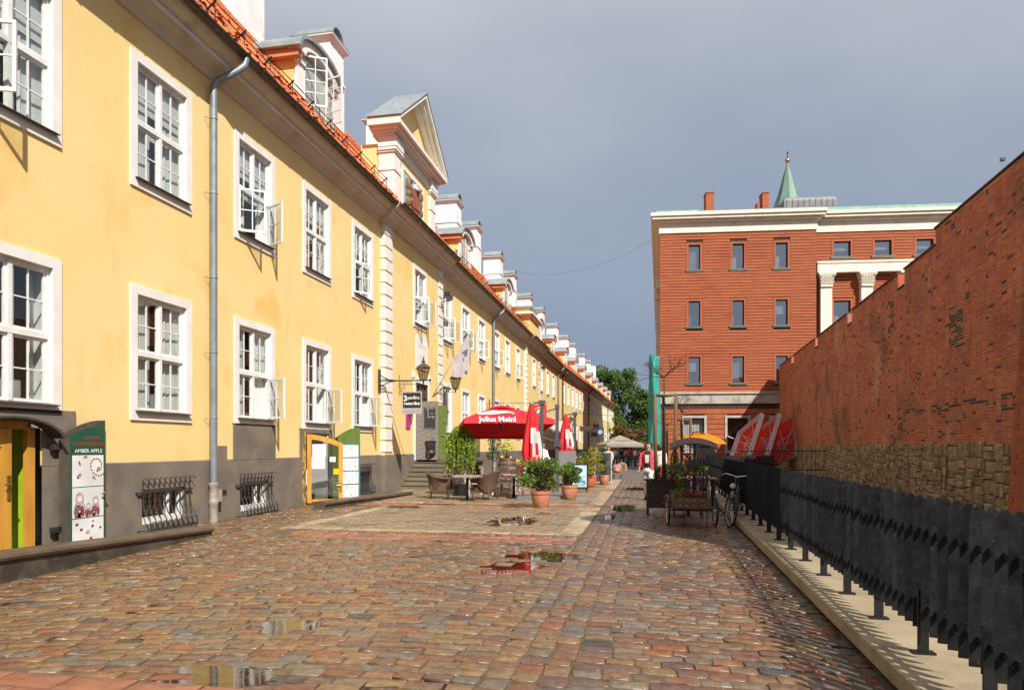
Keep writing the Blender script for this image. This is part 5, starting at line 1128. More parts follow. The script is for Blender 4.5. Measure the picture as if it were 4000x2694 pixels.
# ---------------------------------------------------------------- parasols
t = thing('red_parasol', 'open red cantilever parasol with white lettering on its valance', 'parasol', (-3.02,23.4,0))
MB().box(-.05,-.05,.05,.05,.05,2.98).box(-.07,-.07,2.9,.07,.07,3.05).build('mast', m_mast, t); MB().beam((0,0,2.92),(-1.2,-.4,2.55),.05).build('arm', m_mast, t); MB().beam((0,0,1.75),(-1.0,-.35,2.15),.04).box(-.1,-.1,1.6,.1,.1,1.85).build('brace', m_mast, t)
MB().tube([(.1+.09*math.cos(q),-.1,1.72+.12*math.sin(q)) for q in [2*math.pi*i/12 for i in range(12)]], .016, 6, closed=True).build('crank', m_mast, t, True)
MB().box(-.45,-.45,0,.45,-.02,.07).box(-.45,.02,0,.45,.45,.07).build('base_slab', M('base_stone', (.2,.2,.2), .7), t)
ct = Matrix.Translation(Vector((-1.86,-.60,2.27))) @ Matrix.Rotation(R(24), 4, 'Z') @ Matrix.Rotation(R(-9), 4, 'X')
S = 1.48; ring = [(-S,-S),(0,-S*1.0),(S,-S),(S,0),(S,S),(0,S),(-S,S),(-S,0)]; b = MB(ct); n = 8
prof = ((.16,.62),(.4,.47),(.7,.24),(1,0)); b.loft([[(x*k_, y*k_, z-(.03 if i % 2 and .3 < k_ else 0)) for i, (x, y) in enumerate(ring)] for k_, z in prof], caps=False); b.loft([[(x, y, 0) for x, y in ring], [(x*1.012, y*1.012, -.17+(.02 if i % 2 else 0)) for i, (x, y) in enumerate(ring)]], caps=False); cn = b.build('canopy', m_red, t)
b = MB(ct); b.loft([[(x*k_, y*k_, z+(.03 if i % 2 else .0)) for i, (x, y) in enumerate(ring)] for k_, z in ((.3,.56),(.15,.68),(.02,.73))], caps=False); b.build('vent_cap', m_red, cn)
b = MB(ct)
for x, y in ring: b.tube([(0,0,.57),(x*.98,y*.98,-.03)], .014, 5)
b.tube([(0,0,.73),(0,0,-.1)], .03, 8); b.build('ribs', m_mast, t)
FT = ct @ Matrix(((1,0,0,-.42),(0,.30,-.954,-S*1.012-.02),(0,.954,.30,-.035),(0,0,0,1))); text_mb('Julius Meinl', .265, FT, depth=.004, bold=.008).build('lettering', m_pwhite, cn)
# pale swoosh printed on the slope above the lettering
sl_ = Vector((0,-S+S*.16,.54-.0)); b = MB(ct)
def onslope(u, v): # u across, v up the front slope 0..1
    k_ = 1-v*.7; return (u, -S*k_-.02, v*.49+.03)
pl = [(u-.3, v) for u, v in [(-.62,.20),(-.30,.22),(.0,.30),(.28,.40),(.46,.42),(.50,.30),(.58,.34),(.55,.52),(.36,.62),(.1,.62),(-.12,.66),(-.34,.60),(-.44,.46),(-.66,.42),(-.70,.30)]]
b.add([onslope(u, v*1.2+.06) for u, v in pl], [tuple(range(len(pl)))]); b.build('emblem', m_pwhite, cn)
def closedp(loc, mast, lab, z0, z1, lean=0):
    t = thing('closed_parasol', lab, 'parasol', (mast[0],mast[1],0), 0, 'furled red parasols'); dx, dy = loc[0]-mast[0], loc[1]-mast[1]
    MB().loft([[(x+(.05*z/3),y,z) for x, y in ((-.05,-.04),(.05,-.04),(.05,.04),(-.05,.04))] for z in (.05,3.0)]).build('mast', m_mast, t); MB().beam((.04,0,2.97),(dx,dy,2.93),.06).box(-.06,-.07,2.9,.14,.07,3.03).build('arm', m_mast, t); MB().beam((.02,0,2.9),(dx*.55,dy*.5,1.35),.035).build('strut', m_mast, t)
    b = MB(); n = 32; H = z1-z0; rows = []
    for i in range(19):
        u = i/18; z = z1-H*u; r_ = (.06+.27*u**.75) if u < .72 else (.06+.27*.72**.75)*(1-.25*max(0,1-abs(u-.76)/.05)*1)+max(0,u-.78)*.35
        rows.append([(dx+.03*u+r_*(1+.26*math.sin(8*q+1.5*math.sin(3*u))*min(1,u*2.5))*math.cos(q), dy+r_*(1+.26*math.sin(8*q+1.5*math.sin(3*u))*min(1,u*2.5))*math.sin(q)*.8, z-(.05*math.sin(4*q) if i == 18 else 0)) for q in [2*math.pi*j/n for j in range(n)]])
    b.loft(rows)
    for k_ in range(18*n):
        i, j = divmod(k_, n); 
        w_ = ((6 <= i <= 12) and (j in (24,25,26,27) if i < 10 else j in (25,26))) or ((5 <= i <= 10) and j in (18,19)) or (7 <= i <= 13 and j in (30,31)) or (i == 13 and j in (25,26,27)) or (i >= 16 and j in (20,21,23,26,28))
        if w_: b.m[k_] = 1
    b.build('furled_canopy', [m_red, m_pwhite], t, 2); MB().lathe([(.06,z1-.02),(.07,z1+.03),(.05,z1+.06)], 12, (dx,dy,0)).build('finial', m_pipe, t, True); MB().lathe([(.25,z1-H*.745),(.25,z1-H*.77)], 20, (dx+.02,dy,0), caps=False, sq=.82).build('strap', m_red, t, True)
    MB().box(-.65,-.5,0,.65,-.03,.085).box(-.65,.03,0,.65,.5,.085).build('base_slab', M('base_stone', (.2,.2,.2), .7), t); return t
closedp((-3.47,20.72),(-3.21,20.87),'nearer furled red and white parasol behind the front pot', .75, 2.90); closedp((-3.29,28.3),(-2.97,28.46),'farther furled red and white parasol before the grey panel', 1.12, 2.92)
t = thing('grey_screen', 'plain grey panel standing below the farther furled parasol', 'panel', (-3.12,27.3,0), R(8)); MB().box(-.36,-.03,.35,.36,.03,1.42).build('panel', M('panel_grey', (.22,.21,.23), .5), t); MB().box(-.36,-.03,0,-.31,.03,.35).build('leg', m_mast, t); MB().box(.31,-.03,0,.36,.03,.35).build('leg', m_mast, t)

# ---------------------------------------------------------------- potted plants
def potted(loc, lab, r_, h, blobs, n, size, m_, flowers=None, pot=None, seed=1):
    t = thing('potted_shrub', lab, 'plant', loc, rnd(0,6), 'potted plants in front of the cafe')
    MB().lathe([(r_*.62,0),(r_*.72,.03),(r_*.93,h*.45),(r_*.97,h*.72),(r_*.95,h*.80),(r_*1.03,h*.82),(r_*1.05,h*.97),(r_*1.0,h),(r_*.9,h),(r_*.88,h*.9)], 26).build('pot', pot or m_terra, t, 2); MB().lathe([(r_*.9,h*.9),(.01,h*.93)], 14, caps=False).build('soil', m_dirt, t)
    b = MB(); rr = random.Random(seed)
    for bl in blobs:
        for _ in range(4): b.tube([(rr.uniform(-.06,.06),rr.uniform(-.06,.06),h*.9),((bl[0])*.6,(bl[1])*.6,h*.6+bl[2]*.5),(bl[0]+rr.uniform(-.3,.3)*bl[3],bl[1]+rr.uniform(-.3,.3)*bl[4],bl[2]+rr.uniform(0,.8)*bl[5])], [.014,.01,.004], 5)
    b.build('stems', m_stem, t); leaves(MB(), blob_pts(blobs, n, .35), size, aspect=.36).build('foliage', m_, t)
    if flowers: leaves(MB(), blob_pts([(q[0],q[1],q[2]+.04,q[3]*1.05,q[4]*1.05,q[5]) for q in blobs], flowers[1], .9), flowers[2], aspect=.95).build('flowers', flowers[0], t)
    return t
def blobs(rx, h0, h1, k_, seed):
    rr = random.Random(seed); o_ = []
    for _ in range(k_): z = rr.uniform(h0, h1); s_ = 1-.45*abs((z-h0)/(h1-h0)-.35); o_.append((rr.uniform(-1,1)*rx*.62*s_, rr.uniform(-1,1)*rx*.62*s_, z, rx*.38, rx*.38, (h1-h0)*.24))
    return o_
potted((-2.72,17.75,0), 'glossy green shrub in the nearest large terracotta pot', .26, .44, blobs(.74,.55,1.25,14,3), 2600, .115, m_lf1, seed=2); potted((-2.3,20.75,0), 'dense green shrub in the second terracotta pot', .25, .43, blobs(.42,.55,1.05,10,5), 2400, .09, m_lf1)
potted((-2.2,27.1,0), 'yellow green shrub in the orange terracotta pot', .27, .46, blobs(.6,.6,1.42,10,8), 2000, .085, m_lfy, pot=M('pot_orange', (.50,.15,.06), .65)); potted((-2.75,28.6,0), 'rose bush with pale blossoms behind the hostel sign', .27, .45, blobs(.6,.6,1.4,9,11), 1400, .085, m_lf1, (m_pwhite, 60, .07)); potted((-1.75,29.0,0), 'feathery dark green shrub in front of the tall chalkboard', .22, .4, blobs(.5,.5,1.35,9,14), 1500, .07, m_lfd)
potted((-3.3,31.0,0), 'red flowering plant behind the grey panel', .25, .4, blobs(.4,.5,1.2,6,19), 600, .08, m_lfd, (m_redf, 120, .07)); potted((-4.9,30.5,0), 'trailing green plant on the cafe terrace', .25, .5, blobs(.4,.8,1.9,7,23), 900, .08, m_lf1); potted((-3.9,33.5,0), 'small conifer behind the rose bush', .22, .4, [(0,0,.7,.3,.3,.3),(0,0,1.1,.22,.22,.3),(0,0,1.5,.14,.14,.3),(0,0,1.8,.07,.07,.2)], 900, .06, m_lfd)
# hanging plant on a trunk
t = thing('weeping_plant', 'bright green weeping plant hanging from a thin trunk in a black pot', 'plant', (-5.96,21.55,0)); MB().lathe([(.2,0),(.24,.36),(.25,.38),(.2,.38)], 18).build('pot', m_blackm, t, 2); MB().tube([(0,0,.3),(.02,.01,1.2),(0,0,2.0)], [.02,.018,.014], 7).build('trunk', M('trunk_green', (.18,.17,.05), .7), t, True)
b = MB(); sb = MB()
for _ in range(210):
    q = rnd(0, 6.28); rr = rnd(.05,.55); ln = rnd(.35,1.5)*(.6+.4*abs(math.sin(q*1.5))); p0 = Vector((0,0,rnd(1.9,2.1))); p1 = Vector((rr*math.cos(q),rr*math.sin(q)*.75,2.25-.55*rr*rr/.3+rnd(-.08,.04))); k_ = int(ln/.035); pts_ = []
    for i in range(k_): pts_.append((p1.x+.05*math.sin(i*.3)*math.cos(q)+rnd(-.02,.02), p1.y+rnd(-.02,.02), p1.z-.035*i))
    leaves(b, pts_, .095, aspect=.5)
    if _ % 4 == 0: sb.tube([p0,p1], .004, 3)
b.build('foliage', m_lf2, t); sb.build('strands', m_stem, t)
t = thing('ivy_column', 'dark ivy climbing behind the weeping plant', 'plant', (-6.2,27.5,1.0)); leaves(MB(), blob_pts([(0,0,.3,.3,.25,.3),(.05,0,.8,.3,.25,.35),(0,0,1.3,.28,.2,.3)], 900), .08).build('foliage', m_lfd, t); MB().tube([(0,0,-.95),(0,0,1.2)], .02, 6).build('stem', m_stem, t)
# ---------------------------------------------------------------- boards
t = thing('hostel_sign', 'light blue hostel pavement sign in a black frame', 'sign', (-2.32,24.0,0), R(10)); FR = lambda x, z: Matrix(((1,0,0,x),(0,0,-1,-.052),(0,1,0,z),(0,0,0,1)))
b = MB()
for a_ in ((-.30,-.26,.05,1.0),(.26,.30,.05,1.0),(-.26,.26,.95,1.0),(-.26,.26,.13,.19)): b.box(a_[0],-.05,a_[2],a_[1],.0,a_[3])
for s_ in (-1,1): b.beam((s_*.28,0,.98),(s_*.28,.35,0),.03)
for k_ in range(4): b.tube([(-.18+.12*k_+.05*math.cos(q),-.03,.08+.05*math.sin(q)) for q in [5*i/9 for i in range(10)]], .008, 5)
b.build('frame', m_blackm, t); pn_ = MB().box(-.26,-.048,.19,.26,-.01,.95).build('panel', M('pale_blue', (.42,.66,.76), .4, (.50,.72,.80), 3), t)
b = text_mb('HOSTEL', .135, FR(0,.36), depth=0, bold=.006); text_mb('& GUEST HOUSE', .055, FR(0,.26), depth=0, mb=b, bold=.002); b.build('lettering', M('letter_blue', (.01,.12,.25), .5), pn_); b = text_mb('Blue Cow', .12, FR(.0,.56), depth=0); text_mb('barracks', .045, FR(.08,.46), depth=0, mb=b)
b.tube([(-.06,-.053,.66),(-.09,-.053,.75),(-.06,-.053,.84),(.0,-.053,.86),(.06,-.053,.83),(.06,-.053,.72),(.02,-.053,.66)], .006, 4); b.build('drawing', M('letter_greyblue', (.22,.38,.48), .5), pn_)
t = thing('chalkboard', 'tall white framed chalkboard standing on the pavement', 'board', (-1.88,30.3,0), R(8)); b = MB()
for a_ in ((-.38,-.35,0,1.36),(.35,.38,0,1.36),(-.35,.35,1.33,1.36),(-.35,.35,.03,.06)): b.box(a_[0],-.02,a_[2],a_[1],.02,a_[3])
b.build('frame', m_pwhite, t); MB().box(-.35,-.01,.06,.35,.01,1.33).build('board', M('slate', (.05,.055,.065), .5, (.09,.095,.10), 4), t); MB().beam((.3,.02,1.2),(.3,.45,0),.03).beam((-.3,.02,1.2),(-.3,.45,0),.03).build('rear_leg', m_blackm, t)
b = MB(); rr = random.Random(4)
for k_ in range(9):
    x = -.25; z = 1.2-.11*k_
    while x < .22-.1*rr.random(): l_ = rr.uniform(.03,.08); b.tube([(x,-.012,z),(x+l_*.5,-.012,z+rr.uniform(.0,.03)),(x+l_,-.012,z)], .004, 3); x += l_+.02
b.build('chalk_writing', M('chalk', (.45,.45,.45), .8), t)
# hanging signs farther down the yellow front
def hsign(loc, lab, wdt, h, m_, arm, extra=None):
    t = thing('hanging_sign', lab, 'sign', loc, 0, 'hanging shop signs on the yellow front'); MB().tube([(0,0,0),(arm,0,0)], .015, 6).box(-.02,-.04,-.3,.02,.04,.25).build('arm', m_iron, t); p = MB().box(arm-wdt-.05,-.02,-h-.12,arm-.05,.02,-.12).build('panel', m_, t)
    if extra: extra(p, arm-wdt/2-.05, -.12-h/2)
m_sgr = M('sign_red', (.60,.04,.03), .5); m_sgy = M('sign_yellow', (.75,.50,.03), .5); m_sgb = M('sign_blue', (.04,.14,.35), .5)
def ex1(p, cx, cz):
    b = MB(); n = 24; b.loft([[(cx+.27*math.cos(q),-.024,cz+.27*math.sin(q)) for q in [2*math.pi*i/n for i in range(n)]],[(cx+.30*math.cos(q),-.024,cz+.30*math.sin(q)) for q in [2*math.pi*i/n for i in range(n)]]], caps=False); b.add([(cx+.15*math.cos(q),-.024,cz+.15*math.sin(q)) for q in [2*math.pi*i/n for i in range(n)]], [tuple(range(n))]); b.build('ring', m_pwhite, p); text_mb('ROTAS', .17, Matrix(((1,0,0,cx),(0,0,-1,-.021),(0,1,0,cz+.2),(0,0,0,1)))).build('lettering', m_sgy, p)
hsign((W+.15,39.2,4.15), 'red square shop sign with yellow letters above the parasols', .85, .85, m_sgr, 4.0-.55, ex1); hsign((W,37.3,3.4), 'light blue shop sign beside the red one', .45, .6, M('sign_paleblue', (.35,.55,.72), .5, (.6,.7,.75), 2), 3.35)
def ex2(p, cx, cz): MB().add([(cx+.32*math.cos(q),-.024,cz+.32*math.sin(q)) for q in [2*math.pi*i/20 for i in range(20)]], [tuple(range(20))]).build('disc', M('sign_skyblue', (.10,.30,.55), .5, (.4,.55,.7), 2), p)
hsign((-7.9,88,4.1), 'dark square sign with a round blue emblem', .9, .95, M('sign_navy', (.02,.03,.07), .5), 2.6, ex2); hsign((-9.1,73.5,3.9), 'pale sign with an arrow below the far lanterns', 1.3, .5, M('sign_cream', (.55,.48,.33), .6), 3.4)
hsign((W,55,3.8), 'small white shop sign behind the farther parasol', .6, .8, m_pwhite, 2.9); hsign((-8.6,80,3.4), 'small dark wooden sign in the shade', .7, .5, m_brownw, 3.0)

# ================================================================ RIGHT SIDE: PLANTERS, CART, BICYCLE
m_dkw = M('dark_brown_boards', (.045,.028,.022), .45, (.03,.02,.016), 4, stretch=(1,1,8), rvar=.15); m_stake = M('stake_wood', (.19,.105,.05), .75, (.11,.065,.032), 5, stretch=(4,4,.5), bump=.3); m_bark = M('bark', (.06,.04,.028), .85, bump=.4)
def twig(b, p, d, ln, r_, depth, rr):
    q = p+d*ln; mid = p+d*ln*.5+Vector((rr.uniform(-1,1),rr.uniform(-1,1),rr.uniform(-.3,1)))*ln*.07; b.tube([p,mid,q], [r_,r_*.85,r_*.62], 5)
    if depth:
        for _ in range(rr.choice((2,3,3))): twig(b, q, (d+Vector((rr.uniform(-1,1),rr.uniform(-1,1),rr.uniform(-.35,.8)))*.75).normalized(), ln*rr.uniform(.55,.8), r_*.6, depth-1, rr)
def planter(loc, rz, lab, lab2, seed, w_=1.0, stakes=((.22,.1),(.40,.32),(.66,.05)), top=2.85, tree_top=3.25):
    t = thing('wooden_planter', lab, 'planter', loc, rz, 'dark planters with staked young trees')
    for x in (0, w_-.06):
        for y in (0,.49): MB().box(x,y,0,x+.06,y+.06,.80).build('leg', m_dkw, t)
    for i in range(5): MB().box(.06,-.0,.16+.125*i,w_-.06,.02,.16+.125*i+.12).build('board', m_dkw, t); MB().box(.06,.53,.16+.125*i,w_-.06,.55,.16+.125*i+.12).build('board', m_dkw, t)
    for x in (.0,w_-.02): MB().box(x,.06,.16,x+.02,.49,.78).build('side_board', m_dkw, t)
    b = MB().box(-.05,-.06,.80,w_+.05,.04,.835).box(-.05,.51,.80,w_+.05,.61,.835).box(-.05,.04,.80,.05,.51,.835).box(w_-.05,.04,.80,w_+.05,.51,.835); b.build('rim', m_dkw, t); MB().box(.04,.03,.6,w_-.04,.52,.70).build('soil', m_dirt, t)
    s2 = thing('tree_stakes', 'three wooden stakes with a top ring around '+lab2, 'stakes', (loc[0],loc[1],.7), rz, 'wooden tree stakes')
    for i, (x, y) in enumerate(stakes): MB().tube([(x,y,0),(x+.02*(i-1),y,top-.7)], .038, 8).build('stake', m_stake, s2, True)
    (xa, ya), (xb, yb), (xc, yc) = stakes; z = top-.74
    for p, q in (((xa,ya),(xb,yb)),((xb,yb),(xc,yc)),((xc,yc),(xa,ya))): MB().tube([(p[0],p[1],z),(q[0],q[1],z)], .03, 7).build('cross_piece', m_stake, s2, True)
    t3 = thing('bare_tree', 'leafless young tree standing inside '+lab2, 'tree', (loc[0]+.43*math.cos(rz),loc[1]+.25,.68), 0, 'bare young trees'); rr = random.Random(seed); MB().tube([(0,0,0),(.01,0,1.2),(-.02,0,tree_top-.68)], [.025,.022,.017], 7).build('trunk', m_bark, t3, True); b = MB()
    for _ in range(9): twig(b, Vector((-.02,0,tree_top-.68)), Vector((rr.uniform(-1,1),rr.uniform(-1,1),rr.uniform(.0,.9))).normalized(), .26, .011, 3, rr)
    b.build('crown', m_bark, t3)
planter((-.0,16.4,0), 0, 'dark brown wooden planter at the front beside the flower cart', 'the front planter stakes', 3); planter((.72,22.6,0), 0, 'dark wooden planter behind the wicker screen', 'the second planter stakes', 9, 1.0, top=2.5, tree_top=2.7); planter((.45,29.2,0), 0, 'third dark planter near the person in white', 'the third planter stakes', 15, 1.0, top=2.3, tree_top=2.5)
for p, s_ in (((.45,17.0,.7),.3),((1.1,22.8,.7),.4)): tag(leaves(MB(), blob_pts([(p[0],p[1],p[2]+.2,s_,.25,.3)], 350), .07).build('planter_greenery', m_lfd), 'low green plants in the %s planter' % ('front' if s_ == .3 else 'second'), 'plant')
# flower cart
t = thing('flower_cart', 'two wheeled wooden flower cart with a small curved slat roof', 'cart', (.90,14.0,0)); m_cartw = M('cart_wood', (.20,.10,.045), .5, (.13,.065,.03), 4, stretch=(8,1,1))
for z in (.38,.485): MB().box(-.36,-.02,z,.36,0,z+.10).build('board', m_cartw, t); MB().box(-.36,.9,z,.36,.92,z+.10).build('board', m_cartw, t); MB().box(-.36,.001,z,-.34,.899,z+.10).build('board', m_cartw, t); MB().box(.34,.001,z,.36,.899,z+.10).build('board', m_cartw, t)
for x in (-.24,-.11,.04,.18):
    for z in (.43,.535): MB().lathe([(.012,-.012),(.012,0)], 8).build('bolt', m_alu, t).matrix_local = Matrix.Translation(Vector((x,-.025,z))) @ Matrix.Rotation(R(90), 4, 'X')
MB().box(-.40,-.04,.345,.40,.94,.38).build('chassis', m_blackm, t); MB().tube([(-.15,-.03,.55),(-.05,-.04,.45),(.08,-.04,.42),(.12,-.04,.5),(.05,-.03,.56)], .006, 5).build('rope', m_stake, t)
def wheel(parent, c_, r_, rz=0, tw=.022, spokes=16, rimm=None):
    T = Matrix.Translation(Vector(c_)) @ Matrix.Rotation(rz, 4, 'Z'); n = 36; ci = lambda rr: [(0, rr*math.cos(q), rr*math.sin(q)) for q in [2*math.pi*i/n for i in range(n)]]
    o = MB(T).tube(ci(r_-tw), tw, 8, closed=True).build('wheel', m_blackm, parent, True); MB(T).tube(ci(r_-2*tw-.004), .011, 6, closed=True).build('rim', rimm or m_alu, o, True); b = MB(T)
    for i in range(spokes): q = 2*math.pi*i/spokes; b.tube([(.02*(-1)**i,.02*math.cos(q+.4),.02*math.sin(q+.4)),(0,(r_-2*tw)*math.cos(q),(r_-2*tw)*math.sin(q))], .0022, 3)
    b.tube([(-.04,0,0),(.04,0,0)], .018, 8); b.build('spokes', m_alu, o)
for x in (-.47,.46): wheel(t, (x,.3,.31), .31, R(4))
MB().tube([(-.47,.3,.31),(.46,.3,.31)], .014, 6).build('axle', m_blackm, t); 
for x in (-.18,.27): MB().box(x,.0,0,x+.02,.02,.345).build('stand_leg', m_blackm, t)
for x in (-.14,.02,.17,.28): MB().box(x,.35,.58,x+.025,.375,1.03).build('post', m_blackm, t)
MB().box(-.2,.2,1.02,.34,.55,1.045).build('shelf', m_blackm, t); MB().box(.06,.62,.4,.10,.66,1.74).build('roof_post', m_blackm, t)
for k_ in range(11):
    a0 = R(64+5.2*k_); rr = 1.05; c_ = (-rr*math.cos(a0)*.95+.04, .25, .66+rr*math.sin(a0)); nv = Vector((-math.cos(a0), -.3, math.sin(a0))); MB().beam((c_[0],.18,c_[2]-.05),(c_[0],.62,c_[2]+.07),.088,.022,nv).build('roof_slat', M('roof_slat_wood', (.17,.085,.06), .6, (.11,.055,.04), 4), t)
MB().box(-.06,.35,1.20,.36,.58,1.34).build('trough', M('trough_grey', (.05,.055,.065), .6), t)
for x in (.0,.1,.18,.25): MB().tube([(.12,.5,1.68),(x,.45,1.34)], .005, 4).build('hanger', m_alu, t)
fg = leaves(MB(), blob_pts([(-.1,.4,1.12,.24,.2,.15),(.15,.4,1.12,.3,.2,.14),(-.22,.38,.98,.14,.15,.2),(-.3,.4,1.2,.12,.15,.15),(-.14,.4,.8,.1,.1,.2)], 1700, .2), .05, aspect=.3); fg.build('trailing_leaves', m_lf1, t); leaves(MB(), blob_pts([(0,.38,1.1,.42,.24,.26)], 170, .6), .045, aspect=.9).build('purple_flowers', m_purf, t)
leaves(MB(), blob_pts([(-.22,.35,.66,.25,.3,.12),(.05,.3,.63,.2,.25,.08),(-.42,.05,.52,.12,.12,.15)], 900, .2), .05, aspect=.3).build('box_leaves', m_lf1, t); leaves(MB(), blob_pts([(-.46,.0,.50,.13,.12,.15),(.1,.2,.66,.2,.2,.06),(-.15,.2,.68,.25,.2,.08)], 150, .5), .045, aspect=.9).build('pink_flowers', m_pinkf, t)
# wicker screen (round woven chair back)
t = thing('wicker_chair_back', 'round woven dark wicker chair behind the cart roof', 'chair', (.92,16.2,0)); n = 22; arcp = [(.36*math.cos(q), 0, 1.28+.42*math.sin(q)) for q in [math.pi*i/n for i in range(n+1)]]
MB().tube([(.36,0,.45)]+arcp+[(-.36,0,.45)], .018, 7).build('frame', m_wick, t, True); b = MB(); rr = random.Random(8)
for k_ in range(190):
    x = rr.uniform(-.35,.35); zt = 1.28+.42*math.sqrt(max(0,1-(x/.36)**2)); z = rr.uniform(.6, zt); q = rr.uniform(-.9,.9)+1.57; l_ = rr.uniform(.08,.2); b.tube([(x-l_*.5*math.cos(q),.0,min(zt,z-l_*.5*math.sin(q))),(x,.03,z),(x+l_*.5*math.cos(q),0,min(zt,z+l_*.5*math.sin(q)))], .009, 4)
b.build('weave', m_wick, t); MB().lathe([(.36,.40),(.38,.46),(.3,.48)], 16, (0,-.2,0)).build('seat', m_wick, t); 
for x in (-.28,.28):
    for y in (-.4,.02): MB().tube([(x,y,.42),(x*1.1,y,0)], .018, 6).build('leg', m_wick, t)
# bicycle
t = thing('bicycle', 'dark city bicycle with chrome handlebar leaning on the black fence', 'bicycle', (1.60,14.1,0), R(-13)); t.rotation_euler = (0, R(7), R(-13))
m_frm2 = M('bike_paint', (.012,.016,.03), .25, coat=.5); wheel(t, (0,0,.355), .355, R(24), .021, 24); wheel(t, (0,1.08,.355), .355, 0, .021, 24)
b = MB(); hd = (0,.22,.88); b.tube([hd,(0,.16,.72)], .02, 8).tube([(0,.17,.74),(0,.66,.28)], .018, 7).tube([(0,.2,.84),(0,.75,.36)], .016, 7).tube([(0,.66,.28),(0,.84,.85)], .016, 7)
for s_ in (-1,1): b.tube([(0,.66,.28),(s_*.05,1.08,.355)], .011, 6).tube([(0,.8,.72),(s_*.05,1.08,.355)], .009, 6)
b.build('frame', m_frm2, t, True); b = MB()
for s_ in (-1,1): b.tube([(s_*.03,.16,.74),(s_*.045,.10,.6),(s_*.045,0,.355)], .012, 6)
b.tube([(0,.16,.74),(0,.24,1.0)], .014, 7); b.build('fork', m_frm2, t, True); MB().tube([(-.30,.42,.98),(-.29,.30,1.0),(-.20,.16,1.05),(-.06,.2,1.02),(0,.22,1.0),(.06,.2,1.02),(.20,.16,1.05),(.29,.30,1.0),(.30,.42,.98)], .012, 7).build('handlebar', m_alu, t, True)
for s_ in (-1,1): MB().tube([(s_*.30,.42,.98),(s_*.305,.54,.965)], .017, 7).build('grip', m_blackm, t, True)
MB().tube([(0,.84,.85),(0,.855,.92)], .012, 6).loft([[(-.02,.68,.95),(.02,.68,.95),(.02,.68,.97),(-.02,.68,.97)],[(-.05,.85,.94),(.05,.85,.94),(.05,.85,.975),(-.05,.85,.975)],[(-.1,.98,.94),(.1,.98,.94),(.1,.98,.99),(-.1,.98,.99)]]).build('saddle', m_blackm, t); o = MB().lathe([(.02,-.09),(.05,-.03),(.06,0)], 14).build('headlamp', m_frm2, t, True); o.matrix_local = Matrix.Translation(Vector((-.03,.09,.82))) @ Matrix.Rotation(R(90), 4, 'X'); o2 = MB().lathe([(.058,0),(.05,.012),(.001,.018)], 14).build('lens', M('lens', (.7,.68,.6), .15), o, True)
for yc, a0, a1 in ((0,.35,2.4),(1.08,.3,3.0)): MB(Matrix.Translation(Vector((0,yc,.355)))).loft([[(x,.385*math.cos(q),.385*math.sin(q)) for x in (-.026,.026)]+[(x,.38*math.cos(q),.38*math.sin(q)) for x in (.026,-.026)] for q in [a0+(a1-a0)*i/14 for i in range(15)]]).build('mudguard', m_frm2, t, 2)
MB().tube([(-.14,.66,.12),(-.07,.66,.28),(.07,.66,.28),(.14,.66,.44)], .01, 6).box(-.2,.62,.10,-.12,.70,.125).box(.12,.62,.43,.2,.70,.455).build('pedals', m_alu, t); MB().box(-.06,.82,.28,-.05,1.2,.62).build('coat_guard', M('guard_green', (.03,.35,.10), .4), t); MB().box(-.06,.95,.72,.06,1.3,.735).build('rack', m_blackm, t)
# tables on the right
def wtable(loc, lab):
    t = thing('wooden_table', lab, 'table', loc, 0, 'orange wooden cafe tables')
    for i in range(6): MB().box(-.48,-.36+.12*i,.74,.48,-.36+.12*i+.112,.775).build('plank', m_orgw, t)
    for x in (-.42,.36):
        for y in (-.32,.26): MB().box(x,y,0,x+.06,y+.06,.739).build('leg', m_blackm, t)
wtable((1.35,18.85,0), 'orange wooden table top right behind the aluminium chair'); wtable((1.28,20.4,0), 'second orange wooden table farther along the fence'); wtable((1.3,22.4,0), 'third orange wooden table near the orange parasol')
t = thing('flower_vase', 'small vase of pale yellow flowers on the wooden table', 'vase', (1.62,20.2,.777)); MB().lathe([(.05,0),(.06,.14),(.04,.16)], 12).build('glass', m_glass, t); leaves(MB(), blob_pts([(0,0,.26,.13,.13,.12)], 90), .07, aspect=.8).build('flowers', m_yelf, t)
t = thing('orange_parasol', 'small bright orange parasol above the tables', 'parasol', (1.95,26.9,0)); b = MB(); n = 16; b.loft([[(r_*math.cos(2*math.pi*i/n),r_*math.sin(2*math.pi*i/n)*1.0,z) for i in range(n)] for r_, z in ((.02,2.16),(.35,2.1),(.7,1.97),(.95,1.80),(1.05,1.70))], caps=False); b.build('canopy', M('parasol_orange', (.85,.30,.01), .7, trans=.4), t, True); MB().tube([(0,0,0),(0,0,2.2)], .025, 8).build('pole', m_mast, t); b = MB(); b.lathe([(.25,0),(.25,.06)],16); b.build('base', m_blackm, t)
MB().tube([(-.35,-.5,2.02),(-.2,-.5,2.14),(0,-.45,2.16),(.2,-.4,2.05)], .03, 6).build('sleeve', m_blackm, t)
